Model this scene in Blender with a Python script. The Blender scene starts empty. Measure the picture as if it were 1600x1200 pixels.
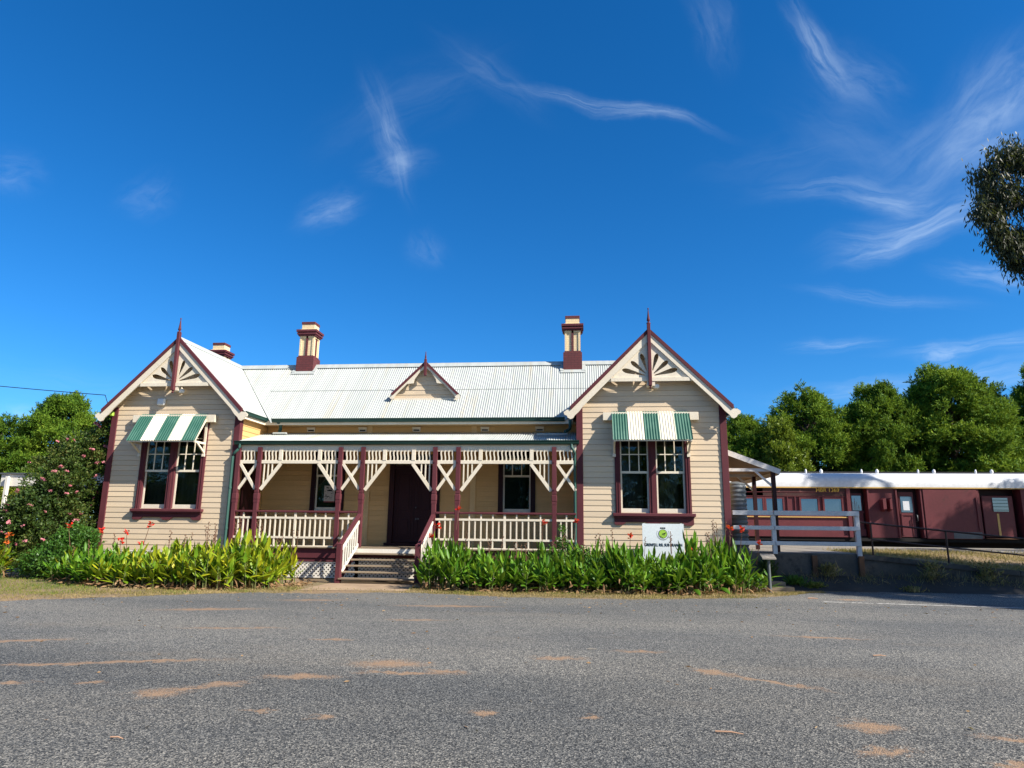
import bpy, bmesh, math, random
import numpy as np
from mathutils import Vector, Matrix, Euler

random.seed(7)
RNG = np.random.default_rng(11)
SC = bpy.context.scene
COL = SC.collection
R = math.radians

# ------------------------------------------------------------------ materials
def new_mat(name):
    m = bpy.data.materials.new(name)
    m.use_nodes = True
    nt = m.node_tree
    b = nt.nodes.get('Principled BSDF')
    return m, nt, b

def N(nt, kind, **kw):
    n = nt.nodes.new(kind)
    for k, v in kw.items():
        if k.startswith('i_'):
            key = k[2:]
            n.inputs[int(key) if key.isdigit() else key.replace('_', ' ')].default_value = v
        else:
            setattr(n, k, v)
    return n

def rgba(c):
    return (c[0], c[1], c[2], 1.0)

def mixc(nt, fac, a, b, blend='MIX'):
    n = nt.nodes.new('ShaderNodeMix'); n.data_type = 'RGBA'; n.blend_type = blend
    for s, v in ((n.inputs[0], fac), (n.inputs[6], a), (n.inputs[7], b)):
        if hasattr(v, 'is_output'):
            nt.links.new(v, s)
        else:
            s.default_value = rgba(v) if isinstance(v, (tuple, list)) else v
    return n.outputs[2]

def coords(nt, scale=(1, 1, 1), rot=(0, 0, 0)):
    tc = nt.nodes.new('ShaderNodeTexCoord')
    mp = nt.nodes.new('ShaderNodeMapping')
    mp.inputs['Scale'].default_value = scale
    mp.inputs['Rotation'].default_value = rot
    nt.links.new(tc.outputs['Object'], mp.inputs['Vector'])
    return mp.outputs['Vector']

def noise(nt, vec, scale, detail=4, rough=0.55):
    n = nt.nodes.new('ShaderNodeTexNoise')
    n.inputs['Scale'].default_value = scale
    n.inputs['Detail'].default_value = detail
    n.inputs['Roughness'].default_value = rough
    if vec is not None:
        nt.links.new(vec, n.inputs['Vector'])
    return n.outputs['Fac']

def ramp(nt, val, lo, hi, a=0.0, b=1.0):
    n = nt.nodes.new('ShaderNodeMapRange')
    n.interpolation_type = 'SMOOTHSTEP'
    nt.links.new(val, n.inputs['Value'])
    n.inputs['From Min'].default_value = lo; n.inputs['From Max'].default_value = hi
    n.inputs['To Min'].default_value = a; n.inputs['To Max'].default_value = b
    return n.outputs['Result']

def bump(nt, b, val, strength, dist=0.01):
    n = nt.nodes.new('ShaderNodeBump')
    n.inputs['Strength'].default_value = strength
    n.inputs['Distance'].default_value = dist
    nt.links.new(val, n.inputs['Height'])
    nt.links.new(n.outputs['Normal'], b.inputs['Normal'])

def paint(name, c, c2=None, wear=None, rough=0.5, stretch=(1, 1, 1), big=0.8, fine=30, wear_at=(0.62, 0.75), bmp=0.25, spec=0.35, metal=0.0, island=0.0):
    """painted or weathered surface: two tones by large noise, fine grain, worn patches"""
    m, nt, b = new_mat(name)
    v = coords(nt, stretch)
    c2 = c2 or tuple(x * 0.8 for x in c)
    col = mixc(nt, ramp(nt, noise(nt, v, big, 5), 0.35, 0.7), c, c2)
    f = noise(nt, v, fine, 3)
    col = mixc(nt, ramp(nt, f, 0.3, 0.75, 0.0, 0.35), col, tuple(x * 0.72 for x in c2))
    if wear:
        w = ramp(nt, noise(nt, v, fine * 0.22, 8, 0.7), wear_at[0], wear_at[1])
        col = mixc(nt, w, col, wear)
    if island:      # each board takes the paint a little differently
        g = nt.nodes.new('ShaderNodeNewGeometry')
        col = mixc(nt, ramp(nt, g.outputs['Random Per Island'], 0.0, 1.0, 0.0, island), col, tuple(x * 0.55 for x in c2))
    nt.links.new(col, b.inputs['Base Color'])
    b.inputs['Roughness'].default_value = rough
    b.inputs['Specular IOR Level'].default_value = spec
    b.inputs['Metallic'].default_value = metal
    if bmp:
        bump(nt, b, f, bmp, 0.004)
    return m

def leaf_mat(name, cols, trans=0.35, rough=0.45, spec=0.3, patch=0.6):
    """leaf colour chosen per leaf (mesh island) with soft patches through the crown"""
    m, nt, b = new_mat(name)
    g = nt.nodes.new('ShaderNodeNewGeometry')
    cr = nt.nodes.new('ShaderNodeValToRGB')
    el = cr.color_ramp.elements
    el[0].color = rgba(cols[0]); el[1].color = rgba(cols[-1])
    for i, c in enumerate(cols[1:-1]):
        e = el.new((i + 1) / (len(cols) - 1)); e.color = rgba(c)
    nz = noise(nt, coords(nt), patch, 3)
    ad = N(nt, 'ShaderNodeMath', operation='MULTIPLY_ADD'); ad.inputs[1].default_value = 0.55
    nt.links.new(g.outputs['Random Per Island'], ad.inputs[0])
    nt.links.new(ramp(nt, nz, 0.3, 0.7, 0.0, 0.45), ad.inputs[2])
    nt.links.new(ad.outputs[0], cr.inputs[0])
    nt.links.new(cr.outputs[0], b.inputs['Base Color'])
    b.inputs['Roughness'].default_value = rough
    b.inputs['Specular IOR Level'].default_value = spec
    tr = nt.nodes.new('ShaderNodeBsdfTranslucent')
    nt.links.new(mixc(nt, 0.35, cr.outputs[0], (0.30, 0.36, 0.03)), tr.inputs['Color'])
    mx = nt.nodes.new('ShaderNodeMixShader'); mx.inputs[0].default_value = trans
    nt.links.new(b.outputs[0], mx.inputs[1]); nt.links.new(tr.outputs[0], mx.inputs[2])
    out = nt.nodes.get('Material Output')
    nt.links.new(mx.outputs[0], out.inputs['Surface'])
    return m

def glass_mat(name, tint=(0.8, 0.85, 0.85), refl=0.12):
    m, nt, b = new_mat(name)
    nt.nodes.remove(b)
    tr = N(nt, 'ShaderNodeBsdfTransparent'); tr.inputs[0].default_value = rgba(tint)
    gl = N(nt, 'ShaderNodeBsdfGlossy'); gl.inputs['Roughness'].default_value = 0.03
    gl.inputs[0].default_value = (0.9, 0.9, 0.9, 1)
    bp = N(nt, 'ShaderNodeBump'); bp.inputs['Strength'].default_value = 0.12; bp.inputs['Distance'].default_value = 0.02
    nt.links.new(noise(nt, coords(nt), 3.0, 2), bp.inputs['Height'])
    nt.links.new(bp.outputs[0], gl.inputs['Normal'])
    fr = N(nt, 'ShaderNodeFresnel'); fr.inputs[0].default_value = 1.5
    mt = N(nt, 'ShaderNodeMath', operation='ADD', use_clamp=True); mt.inputs[1].default_value = refl
    nt.links.new(fr.outputs[0], mt.inputs[0])
    mx = N(nt, 'ShaderNodeMixShader')
    nt.links.new(mt.outputs[0], mx.inputs[0]); nt.links.new(tr.outputs[0], mx.inputs[1]); nt.links.new(gl.outputs[0], mx.inputs[2])
    nt.links.new(mx.outputs[0], nt.nodes['Material Output'].inputs['Surface'])
    return m

M = {}
CREAM = (0.715, 0.565, 0.39)
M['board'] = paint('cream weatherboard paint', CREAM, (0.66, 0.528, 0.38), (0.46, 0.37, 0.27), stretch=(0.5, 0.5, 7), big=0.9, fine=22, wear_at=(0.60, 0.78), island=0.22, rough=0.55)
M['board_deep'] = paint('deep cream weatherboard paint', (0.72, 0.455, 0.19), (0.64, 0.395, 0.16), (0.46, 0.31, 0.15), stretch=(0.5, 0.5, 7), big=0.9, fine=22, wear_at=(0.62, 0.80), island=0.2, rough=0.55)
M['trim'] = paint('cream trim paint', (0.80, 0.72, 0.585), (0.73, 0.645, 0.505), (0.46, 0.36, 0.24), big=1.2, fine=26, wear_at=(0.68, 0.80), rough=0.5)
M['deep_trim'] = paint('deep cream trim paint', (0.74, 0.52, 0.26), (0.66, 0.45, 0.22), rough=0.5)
M['white'] = paint('white lattice paint', (0.80, 0.76, 0.68), (0.70, 0.66, 0.58), (0.35, 0.28, 0.2), fine=30, wear_at=(0.66, 0.8))
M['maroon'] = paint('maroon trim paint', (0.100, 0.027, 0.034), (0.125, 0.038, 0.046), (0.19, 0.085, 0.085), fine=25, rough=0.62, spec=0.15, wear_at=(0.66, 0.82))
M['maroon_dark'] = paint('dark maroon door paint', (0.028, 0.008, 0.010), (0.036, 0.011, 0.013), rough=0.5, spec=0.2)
M['green'] = paint('dark green gutter paint', (0.010, 0.042, 0.035), (0.016, 0.055, 0.045), rough=0.38)
M['pipe_green'] = paint('green downpipe paint', (0.030, 0.090, 0.078), (0.040, 0.105, 0.09), rough=0.5)
M['awn_green'] = paint('awning green paint', (0.024, 0.105, 0.076), (0.048, 0.142, 0.108), (0.15, 0.22, 0.18), big=2.5, rough=0.45, wear_at=(0.68, 0.85))
M['awn_white'] = paint('awning cream paint', (0.76, 0.72, 0.60), (0.70, 0.64, 0.50), (0.55, 0.43, 0.28), big=2.5, rough=0.45, wear_at=(0.70, 0.85))
M['timber'] = paint('weathered grey timber', (0.30, 0.235, 0.16), (0.20, 0.15, 0.105), (0.09, 0.065, 0.05), stretch=(1, 6, 6), fine=18, rough=0.75, wear_at=(0.55, 0.7))
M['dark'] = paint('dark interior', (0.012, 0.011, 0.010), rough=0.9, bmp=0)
M['curtain'] = paint('brown window blind', (0.17, 0.145, 0.13), (0.085, 0.075, 0.07), rough=0.85, stretch=(10, 1, 0.4))
M['blind'] = paint('grey green window blind', (0.085, 0.105, 0.10), (0.055, 0.07, 0.07), rough=0.8, stretch=(6, 1, 0.5))
M['soffit'] = paint('verandah ceiling boards', (0.24, 0.16, 0.095), (0.17, 0.11, 0.065), stretch=(1, 6, 1), rough=0.7)
M['glass'] = glass_mat('window glass', (0.62, 0.66, 0.66), 0.0)
M['metal'] = paint('galvanised steel', (0.135, 0.15, 0.162), (0.09, 0.10, 0.11), rough=0.6, metal=0.2)
M['plastic'] = paint('white plastic', (0.74, 0.76, 0.78), (0.68, 0.7, 0.72), rough=0.4, bmp=0)
M['concrete'] = paint('stained concrete', (0.30, 0.27, 0.23), (0.17, 0.155, 0.135), (0.09, 0.08, 0.07), big=1.4, fine=14, rough=0.85, wear_at=(0.55, 0.75), bmp=0.5)
M['greywood'] = paint('grey white rail paint', (0.66, 0.65, 0.65), (0.54, 0.53, 0.53), (0.28, 0.25, 0.22), fine=18, rough=0.6, wear_at=(0.64, 0.78))
M['pipe'] = paint('dark brown pipe paint', (0.050, 0.020, 0.018), (0.035, 0.016, 0.014), rough=0.5)
M['train'] = paint('carriage maroon paint', (0.138, 0.029, 0.035), (0.108, 0.023, 0.028), (0.060, 0.022, 0.020), big=0.7, fine=12, rough=0.5, wear_at=(0.57, 0.76))
M['train_worn'] = paint('peeling carriage paint', (0.075, 0.022, 0.020), (0.035, 0.016, 0.014), (0.20, 0.075, 0.06), big=1.6, fine=26, rough=0.6, wear_at=(0.56, 0.66))
M['train_roof'] = paint('white carriage roof paint', (0.70, 0.71, 0.72), (0.62, 0.63, 0.65), (0.5, 0.47, 0.42), big=0.5, fine=8, rough=0.42, wear_at=(0.7, 0.85))
M['yellow'] = paint('cream yellow lining', (0.62, 0.40, 0.13), (0.52, 0.33, 0.1), (0.2, 0.1, 0.05), fine=18, wear_at=(0.62, 0.75))
M['letter'] = paint('yellow lettering', (0.70, 0.45, 0.06), (0.6, 0.36, 0.05), (0.12, 0.03, 0.03), fine=40, wear_at=(0.60, 0.68), bmp=0)
M['black'] = paint('black underframe', (0.010, 0.009, 0.009), rough=0.85)
M['rust'] = paint('rusty steel', (0.19, 0.085, 0.04), (0.10, 0.05, 0.03), (0.3, 0.2, 0.12), fine=14, rough=0.8)
M['sign'] = paint('white sign board', (0.74, 0.80, 0.82), (0.70, 0.76, 0.79), rough=0.4, bmp=0)
M['ink'] = paint('black sign ink', (0.012, 0.014, 0.016), rough=0.5, bmp=0)
M['lime'] = paint('lime green print', (0.36, 0.60, 0.07), (0.32, 0.54, 0.06), rough=0.5, bmp=0)
M['paper'] = paint('pale paper', (0.55, 0.50, 0.44), (0.48, 0.43, 0.38), rough=0.7, bmp=0)
M['red'] = paint('red print', (0.30, 0.05, 0.05), rough=0.6, bmp=0)
M['trainglass'], nt_, b_ = new_mat('carriage window glass')
b_.inputs['Base Color'].default_value = (0.11, 0.155, 0.22, 1); b_.inputs['Roughness'].default_value = 0.05
b_.inputs['Specular IOR Level'].default_value = 1.0; b_.inputs['Metallic'].default_value = 0.8
M['bark'] = paint('grey bark', (0.095, 0.075, 0.06), (0.055, 0.045, 0.038), stretch=(3, 3, 0.5), fine=14, rough=0.9, bmp=0.8)
M['eucbark'] = paint('pale bark', (0.32, 0.28, 0.24), (0.2, 0.17, 0.15), stretch=(3, 3, 0.4), fine=10, rough=0.85)
M['dirt'] = paint('red brown dirt', (0.30, 0.19, 0.115), (0.21, 0.135, 0.085), (0.14, 0.1, 0.07), big=1.3, fine=24, rough=0.95, wear_at=(0.56, 0.74), bmp=0.6)

def brick_mat(name, c, c2, mort):
    m, nt, b = new_mat(name)
    tc = nt.nodes.new('ShaderNodeTexCoord')
    sx = N(nt, 'ShaderNodeSeparateXYZ'); nt.links.new(tc.outputs['Object'], sx.inputs[0])
    ad = N(nt, 'ShaderNodeMath', operation='ADD'); nt.links.new(sx.outputs[0], ad.inputs[0]); nt.links.new(sx.outputs[1], ad.inputs[1])
    cb = N(nt, 'ShaderNodeCombineXYZ'); nt.links.new(ad.outputs[0], cb.inputs[0]); nt.links.new(sx.outputs[2], cb.inputs[1])
    br = N(nt, 'ShaderNodeTexBrick')
    nt.links.new(cb.outputs[0], br.inputs['Vector'])
    br.inputs['Scale'].default_value = 1.0
    br.inputs['Brick Width'].default_value = 0.235; br.inputs['Row Height'].default_value = 0.085
    br.inputs['Mortar Size'].default_value = 0.008
    br.inputs['Color1'].default_value = rgba(c); br.inputs['Color2'].default_value = rgba(c2); br.inputs['Mortar'].default_value = rgba(mort)
    col = mixc(nt, ramp(nt, noise(nt, coords(nt), 9, 4), 0.4, 0.8, 0, 0.35), br.outputs[0], tuple(x * 0.75 for x in c2))
    nt.links.new(col, b.inputs['Base Color']); b.inputs['Roughness'].default_value = 0.8
    inv = N(nt, 'ShaderNodeMath', operation='SUBTRACT'); inv.inputs[0].default_value = 1.0
    nt.links.new(br.outputs['Fac'], inv.inputs[1])
    bump(nt, b, inv.outputs[0], 0.3, 0.006)
    return m
M['brick_maroon'] = brick_mat('maroon painted brick', (0.13, 0.026, 0.028), (0.10, 0.022, 0.025), (0.06, 0.014, 0.016))
M['brick_cream'] = brick_mat('cream painted brick', (0.74, 0.58, 0.36), (0.70, 0.55, 0.33), (0.62, 0.48, 0.30))

def roof_mat(name):
    m, nt, b = new_mat(name)
    v = coords(nt, (5, 0.5, 0.5))
    col = mixc(nt, ramp(nt, noise(nt, v, 1.0, 5), 0.35, 0.7), (0.43, 0.455, 0.44), (0.37, 0.395, 0.38))
    w = ramp(nt, noise(nt, coords(nt, (6, 0.35, 0.35)), 0.9, 6, 0.6), 0.53, 0.76, 0, 0.75)
    col = mixc(nt, w, col, (0.42, 0.35, 0.235))
    col = mixc(nt, ramp(nt, noise(nt, coords(nt), 0.7, 4), 0.5, 0.75, 0, 0.35), col, (0.33, 0.36, 0.35))
    nt.links.new(col, b.inputs['Base Color']); b.inputs['Roughness'].default_value = 0.5
    b.inputs['Specular IOR Level'].default_value = 0.25
    return m
M['roof'] = roof_mat('white corrugated iron')

# ------------------------------------------------------------------ mesh builder
class MB:
    def __init__(self):
        self.v = []; self.f = []; self.mi = []; self.smooth = []
    def add(self, vs, fs, mi=0, sm=False):
        o = len(self.v)
        self.v += [tuple(p) for p in vs]
        for f in fs:
            self.f.append(tuple(o + i for i in f)); self.mi.append(mi); self.smooth.append(sm)
        return self
    def box(self, x0, y0, z0, x1, y1, z1, mi=0, bev=0.0):
        vs = [(x0, y0, z0), (x1, y0, z0), (x1, y1, z0), (x0, y1, z0), (x0, y0, z1), (x1, y0, z1), (x1, y1, z1), (x0, y1, z1)]
        if not bev:
            return self.add(vs, [(0, 3, 2, 1), (4, 5, 6, 7), (0, 1, 5, 4), (1, 2, 6, 5), (2, 3, 7, 6), (3, 0, 4, 7)], mi)
        bm = bmesh.new()
        bv = [bm.verts.new(p) for p in vs]
        for q in [(0, 3, 2, 1), (4, 5, 6, 7), (0, 1, 5, 4), (1, 2, 6, 5), (2, 3, 7, 6), (3, 0, 4, 7)]:
            bm.faces.new([bv[i] for i in q])
        bmesh.ops.bevel(bm, geom=bm.edges[:], offset=bev, segments=1, affect='EDGES')
        return self.bm(bm, mi)
    def bm(self, bm, mi=0, sm=False):
        bm.verts.index_update()
        vs = [v.co[:] for v in bm.verts]; fs = [[v.index for v in f.verts] for f in bm.faces]
        bm.free()
        return self.add(vs, fs, mi, sm)
    def bar(self, p, q, w, h, up=(0, 0, 1), mi=0):
        """rectangular bar from p to q: w across, h along the up side"""
        p = Vector(p); q = Vector(q); d = (q - p).normalized(); u = Vector(up)
        s = d.cross(u)
        if s.length < 1e-5:
            s = d.cross(Vector((0, 1, 0)))
        s.normalize(); u = s.cross(d).normalized()
        vs = []
        for e in (p, q):
            for a, b in ((-1, -1), (1, -1), (1, 1), (-1, 1)):
                vs.append(e + s * (a * w / 2) + u * (b * h / 2))
        return self.add(vs, [(0, 1, 2, 3), (7, 6, 5, 4), (0, 4, 5, 1), (1, 5, 6, 2), (2, 6, 7, 3), (3, 7, 4, 0)], mi)
    def prism(self, poly, y0, y1, mi=0, axis='y'):
        """polygon of (a, b) pairs extruded along an axis"""
        n = len(poly)
        def P(a, b, t):
            return (a, t, b) if axis == 'y' else ((t, a, b) if axis == 'x' else (a, b, t))
        vs = [P(a, b, y0) for a, b in poly] + [P(a, b, y1) for a, b in poly]
        fs = [tuple(range(n)), tuple(range(2 * n - 1, n - 1, -1))]
        fs += [(i, i + n, (i + 1) % n + n, (i + 1) % n) for i in range(n)]
        return self.add(vs, fs, mi)
    def tube(self, pts, r, n=10, mi=0, cap=True):
        pts = [Vector(p) for p in pts]
        rr = r if isinstance(r, (list, tuple)) else [r] * len(pts)
        vs = []; fs = []
        for i, p in enumerate(pts):
            d = (pts[min(i + 1, len(pts) - 1)] - pts[max(i - 1, 0)]).normalized()
            s = d.cross(Vector((0.13, 0.21, 1))) if abs(d.z) < 0.95 else d.cross(Vector((1, 0.1, 0)))
            s.normalize(); u = s.cross(d)
            for k in range(n):
                a = 2 * math.pi * k / n
                vs.append(p + (s * math.cos(a) + u * math.sin(a)) * rr[i])
        for i in range(len(pts) - 1):
            for k in range(n):
                fs.append((i * n + k, i * n + (k + 1) % n, (i + 1) * n + (k + 1) % n, (i + 1) * n + k))
        self.add(vs, fs, mi, True)
        if cap:
            self.add(vs[:n], [tuple(range(n))], mi); self.add(vs[-n:], [tuple(range(n - 1, -1, -1))], mi)
        return self
    def lathe(self, c, prof, n=16, mi=0, sm=True):
        vs = []; fs = []
        for r, z in prof:
            for k in range(n):
                a = 2 * math.pi * (k + 0.5) / n
                vs.append((c[0] + r * math.cos(a), c[1] + r * math.sin(a), c[2] + z))
        for i in range(len(prof) - 1):
            for k in range(n):
                fs.append((i * n + k, i * n + (k + 1) % n, (i + 1) * n + (k + 1) % n, (i + 1) * n + k))
        return self.add(vs, fs, mi, sm)
    def mesh(self, name, mats, off=(0, 0, 0)):
        me = bpy.data.meshes.new(name)
        me.from_pydata([(a - off[0], b - off[1], c - off[2]) for a, b, c in self.v], [], self.f)
        for m in (mats if isinstance(mats, (list, tuple)) else [mats]):
            me.materials.append(m)
        me.polygons.foreach_set('material_index', self.mi)
        me.polygons.foreach_set('use_smooth', self.smooth)
        me.update()
        return me

def root_loc(p):
    v = Vector((0, 0, 0))
    while p is not None:
        v = v + p.location; p = p.parent
    return v

def tag(o, label=None, cat=None, group=None, kind=None):
    for k, v in (('label', label), ('category', cat), ('group', group), ('kind', kind)):
        if v:
            o[k] = v
    return o

def empty(name, loc, label, cat, group=None):
    o = bpy.data.objects.new(name, None); COL.objects.link(o)
    o.location = loc; o.empty_display_size = 0.3
    return tag(o, label, cat, group)

def part(name, mb, mats, parent=None, label=None):
    """link a builder's geometry (world coordinates) as one mesh object under its parent"""
    off = root_loc(parent)
    o = bpy.data.objects.new(name, mb.mesh(name, mats, off)); COL.objects.link(o)
    o.parent = parent
    if label:
        o['label'] = label
    return o

def place(name, mesh, loc, parent):
    o = bpy.data.objects.new(name, mesh); COL.objects.link(o)
    o.location = Vector(loc) - root_loc(parent); o.parent = parent
    return o

def copy_tree(o, parent=None):
    c = o.copy(); COL.objects.link(c); c.parent = parent
    for ch in list(o.children):
        copy_tree(ch, c)
    return c

def np_mesh(name, V, F, mats, mi=None):
    me = bpy.data.meshes.new(name)
    nf, k = F.shape
    me.vertices.add(len(V)); me.vertices.foreach_set('co', V.astype(np.float32).ravel())
    me.loops.add(nf * k); me.loops.foreach_set('vertex_index', F.astype(np.int32).ravel())
    me.polygons.add(nf)
    me.polygons.foreach_set('loop_start', np.arange(0, nf * k, k, dtype=np.int32))
    for m in (mats if isinstance(mats, (list, tuple)) else [mats]):
        me.materials.append(m)
    if mi is not None:
        me.polygons.foreach_set('material_index', mi.astype(np.int32))
    me.update(calc_edges=True); me.validate()
    return me

def text_mesh(txt, size, depth=0.004, bold=0.0):
    cu = bpy.data.curves.new('text', 'FONT'); cu.body = txt; cu.size = size; cu.extrude = depth
    cu.align_x = 'CENTER'; cu.align_y = 'CENTER'; cu.offset = bold
    o = bpy.data.objects.new('text', cu); COL.objects.link(o)
    dg = bpy.context.evaluated_depsgraph_get(); dg.update()
    me = bpy.data.meshes.new_from_object(o.evaluated_get(dg))
    bpy.data.objects.remove(o)
    return me

def holed_panel(outer, holes, depth):
    """flat panel in (a, b) with cut-out holes, thickness depth; returns bmesh-like mesh data (a, b, t)"""
    cu = bpy.data.curves.new('panel', 'CURVE'); cu.dimensions = '2D'; cu.fill_mode = 'BOTH'; cu.extrude = depth / 2
    for poly in [outer] + holes:
        s = cu.splines.new('POLY'); s.points.add(len(poly) - 1); s.use_cyclic_u = True
        for p, (a, b) in zip(s.points, poly):
            p.co = (a, b, 0, 1)
    o = bpy.data.objects.new('panel', cu); COL.objects.link(o)
    dg = bpy.context.evaluated_depsgraph_get(); dg.update()
    me = bpy.data.meshes.new_from_object(o.evaluated_get(dg))
    bpy.data.objects.remove(o)
    vs = [v.co[:] for v in me.vertices]; fs = [tuple(p.vertices) for p in me.polygons]
    bpy.data.meshes.remove(me)
    return vs, fs

# ------------------------------------------------------------------ camera
cam = bpy.data.cameras.new('camera'); cam_ob = bpy.data.objects.new('camera', cam); COL.objects.link(cam_ob)
F_PX, PITCH, ROLL, YAW = 1061.65, 0.206573, 0.0115356, -0.1062668
cam.sensor_width = 36.0; cam.lens = F_PX * 36.0 / 1600.0
cam.clip_end = 3000; cam.clip_start = 0.1
fw = Vector((math.sin(YAW) * math.cos(PITCH), math.cos(YAW) * math.cos(PITCH), math.sin(PITCH)))
rt = Vector((math.cos(YAW), -math.sin(YAW), 0)); up = rt.cross(fw)
rt2 = rt * math.cos(ROLL) + up * math.sin(ROLL); up2 = -rt * math.sin(ROLL) + up * math.cos(ROLL)
mw = Matrix((rt2, up2, -fw)).transposed().to_4x4(); mw.translation = Vector((14.92971, -20.00792, 1.57096))
cam_ob.matrix_world = mw
SC.camera = cam_ob

# ------------------------------------------------------------------ light and sky
SUN = Vector((2.2, -1.0, 1.85)).normalized()
sl = bpy.data.lights.new('sun', 'SUN'); sl.energy = 4.8; sl.angle = R(0.5); sl.color = (1.0, 0.93, 0.82)
so = bpy.data.objects.new('sun', sl); COL.objects.link(so)
so.rotation_euler = SUN.to_track_quat('Z', 'Y').to_euler(); so.location = (60, -30, 50)
W = bpy.data.worlds.new('World'); SC.world = W; W.use_nodes = True
wt = W.node_tree
bg = wt.nodes['Background']
sky = N(wt, 'ShaderNodeTexSky'); sky.sky_type = 'NISHITA'; sky.sun_disc = False
sky.sun_elevation = math.asin(SUN.z); sky.sun_rotation = math.atan2(SUN.x, SUN.y)
sky.air_density = 1.0; sky.dust_density = 0.2; sky.ozone_density = 3.0; sky.altitude = 400
hs = N(wt, 'ShaderNodeHueSaturation'); hs.inputs['Saturation'].default_value = 1.12; hs.inputs['Value'].default_value = 1.0
# deep blue away from the sun, whiter and brighter towards it
tcs = N(wt, 'ShaderNodeTexCoord')
dots = N(wt, 'ShaderNodeVectorMath', operation='DOT_PRODUCT'); wt.links.new(tcs.outputs['Generated'], dots.inputs[0]); dots.inputs[1].default_value = SUN
tint = mixc(wt, ramp(wt, dots.outputs['Value'], 0.44, 0.88), (0.62, 1.02, 1.42), (1.75, 1.45, 1.18))
wt.links.new(mixc(wt, 1.0, sky.outputs[0], tint, 'MULTIPLY'), hs.inputs['Color'])
# high cirrus: each wisp is a stretched patch of sky (centre direction, along direction, length, width, strength)
WISPS = [
    ((-0.261, 0.815, 0.517), (0.257, 0.555, -0.791), 0.0995, 0.0265, 0.42),
    ((-0.252, 0.838, 0.484), (0.966, 0.149, 0.210), 0.0638, 0.0263, 0.26),
    ((-0.228, 0.798, 0.557), (0.917, -0.082, 0.390), 0.1655, 0.0558, 0.10),
    ((-0.116, 0.799, 0.590), (0.790, 0.411, -0.455), 0.1133, 0.0276, 0.13),
    ((0.042, 0.833, 0.552), (0.965, 0.064, -0.253), 0.1767, 0.0129, 0.41),
    ((0.089, 0.838, 0.539), (0.976, 0.006, -0.218), 0.0932, 0.0098, 0.32),
    ((0.294, 0.760, 0.580), (0.578, 0.319, -0.751), 0.0842, 0.0221, 0.50),
    ((0.332, 0.770, 0.544), (0.743, 0.117, -0.660), 0.0748, 0.0421, 0.24),
    ((0.164, 0.766, 0.622), (0.304, 0.547, -0.780), 0.0677, 0.0348, 0.17),
    ((0.472, 0.743, 0.474), (0.473, -0.680, 0.560), 0.1046, 0.0751, 0.48),
    ((0.445, 0.776, 0.447), (0.798, -0.581, 0.158), 0.1358, 0.0642, 0.32),
    ((0.473, 0.776, 0.417), (0.861, -0.502, -0.082), 0.1074, 0.0604, 0.22),
    ((0.344, 0.805, 0.483), (0.772, 0.007, -0.636), 0.1532, 0.0646, 0.10),
    ((0.343, 0.839, 0.423), (0.927, -0.315, -0.204), 0.1275, 0.0265, 0.32),
    ((0.391, 0.828, 0.402), (0.908, -0.308, -0.284), 0.0671, 0.0216, 0.35),
    ((0.418, 0.830, 0.370), (0.878, -0.479, 0.009), 0.1424, 0.0307, 0.57),
    ((0.378, 0.855, 0.354), (0.874, -0.468, 0.132), 0.0930, 0.0220, 0.40),
    ((0.492, 0.820, 0.294), (0.831, -0.375, -0.410), 0.0821, 0.0185, 0.45),
    ((0.384, 0.875, 0.295), (0.906, -0.352, -0.234), 0.1281, 0.0122, 0.28),
    ((0.283, 0.837, 0.469), (0.947, -0.312, -0.078), 0.1593, 0.0560, 0.08),
    ((-0.343, 0.838, 0.425), (0.890, 0.122, 0.439), 0.0594, 0.0286, 0.34),
    ((-0.222, 0.893, 0.391), (0.396, 0.444, -0.804), 0.0374, 0.0371, 0.16),
    ((0.478, 0.850, 0.223), (0.865, -0.500, -0.044), 0.1302, 0.0157, 0.45),
    ((0.446, 0.869, 0.216), (0.884, -0.467, 0.013), 0.0343, 0.0214, 0.55),
    ((0.337, 0.909, 0.245), (0.936, -0.350, -0.036), 0.0763, 0.0137, 0.35),
    ((0.478, 0.859, 0.181), (0.845, -0.521, 0.119), 0.1863, 0.0314, 0.50),
    ((-0.542, 0.737, 0.405), (0.784, 0.256, 0.565), 0.0484, 0.0283, 0.16),
    ((-0.655, 0.646, 0.392), (0.732, 0.674, 0.095), 0.0387, 0.0336, 0.20),
    ((-0.663, 0.738, 0.126), (0.746, 0.665, -0.018), 0.0423, 0.0207, 0.40),
    ((0.358, 0.916, 0.181), (0.919, -0.392, 0.045), 0.1511, 0.0204, 0.32),
    ((-0.629, 0.760, 0.166), (0.789, 0.615, -0.014), 0.1422, 0.0320, 0.10),
]
tc = N(wt, 'ShaderNodeTexCoord')
nz = N(wt, 'ShaderNodeTexNoise'); nz.inputs['Scale'].default_value = 7.0; nz.inputs['Detail'].default_value = 7.0
wt.links.new(tc.outputs['Generated'], nz.inputs['Vector'])
vm = N(wt, 'ShaderNodeVectorMath', operation='MULTIPLY_ADD')
wt.links.new(nz.outputs['Color'], vm.inputs[0]); vm.inputs[1].default_value = (0.060,) * 3; vm.inputs[2].default_value = (-0.030,) * 3
vadd = N(wt, 'ShaderNodeVectorMath', operation='ADD')
wt.links.new(tc.outputs['Generated'], vadd.inputs[0]); wt.links.new(vm.outputs[0], vadd.inputs[1])
acc = None
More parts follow.
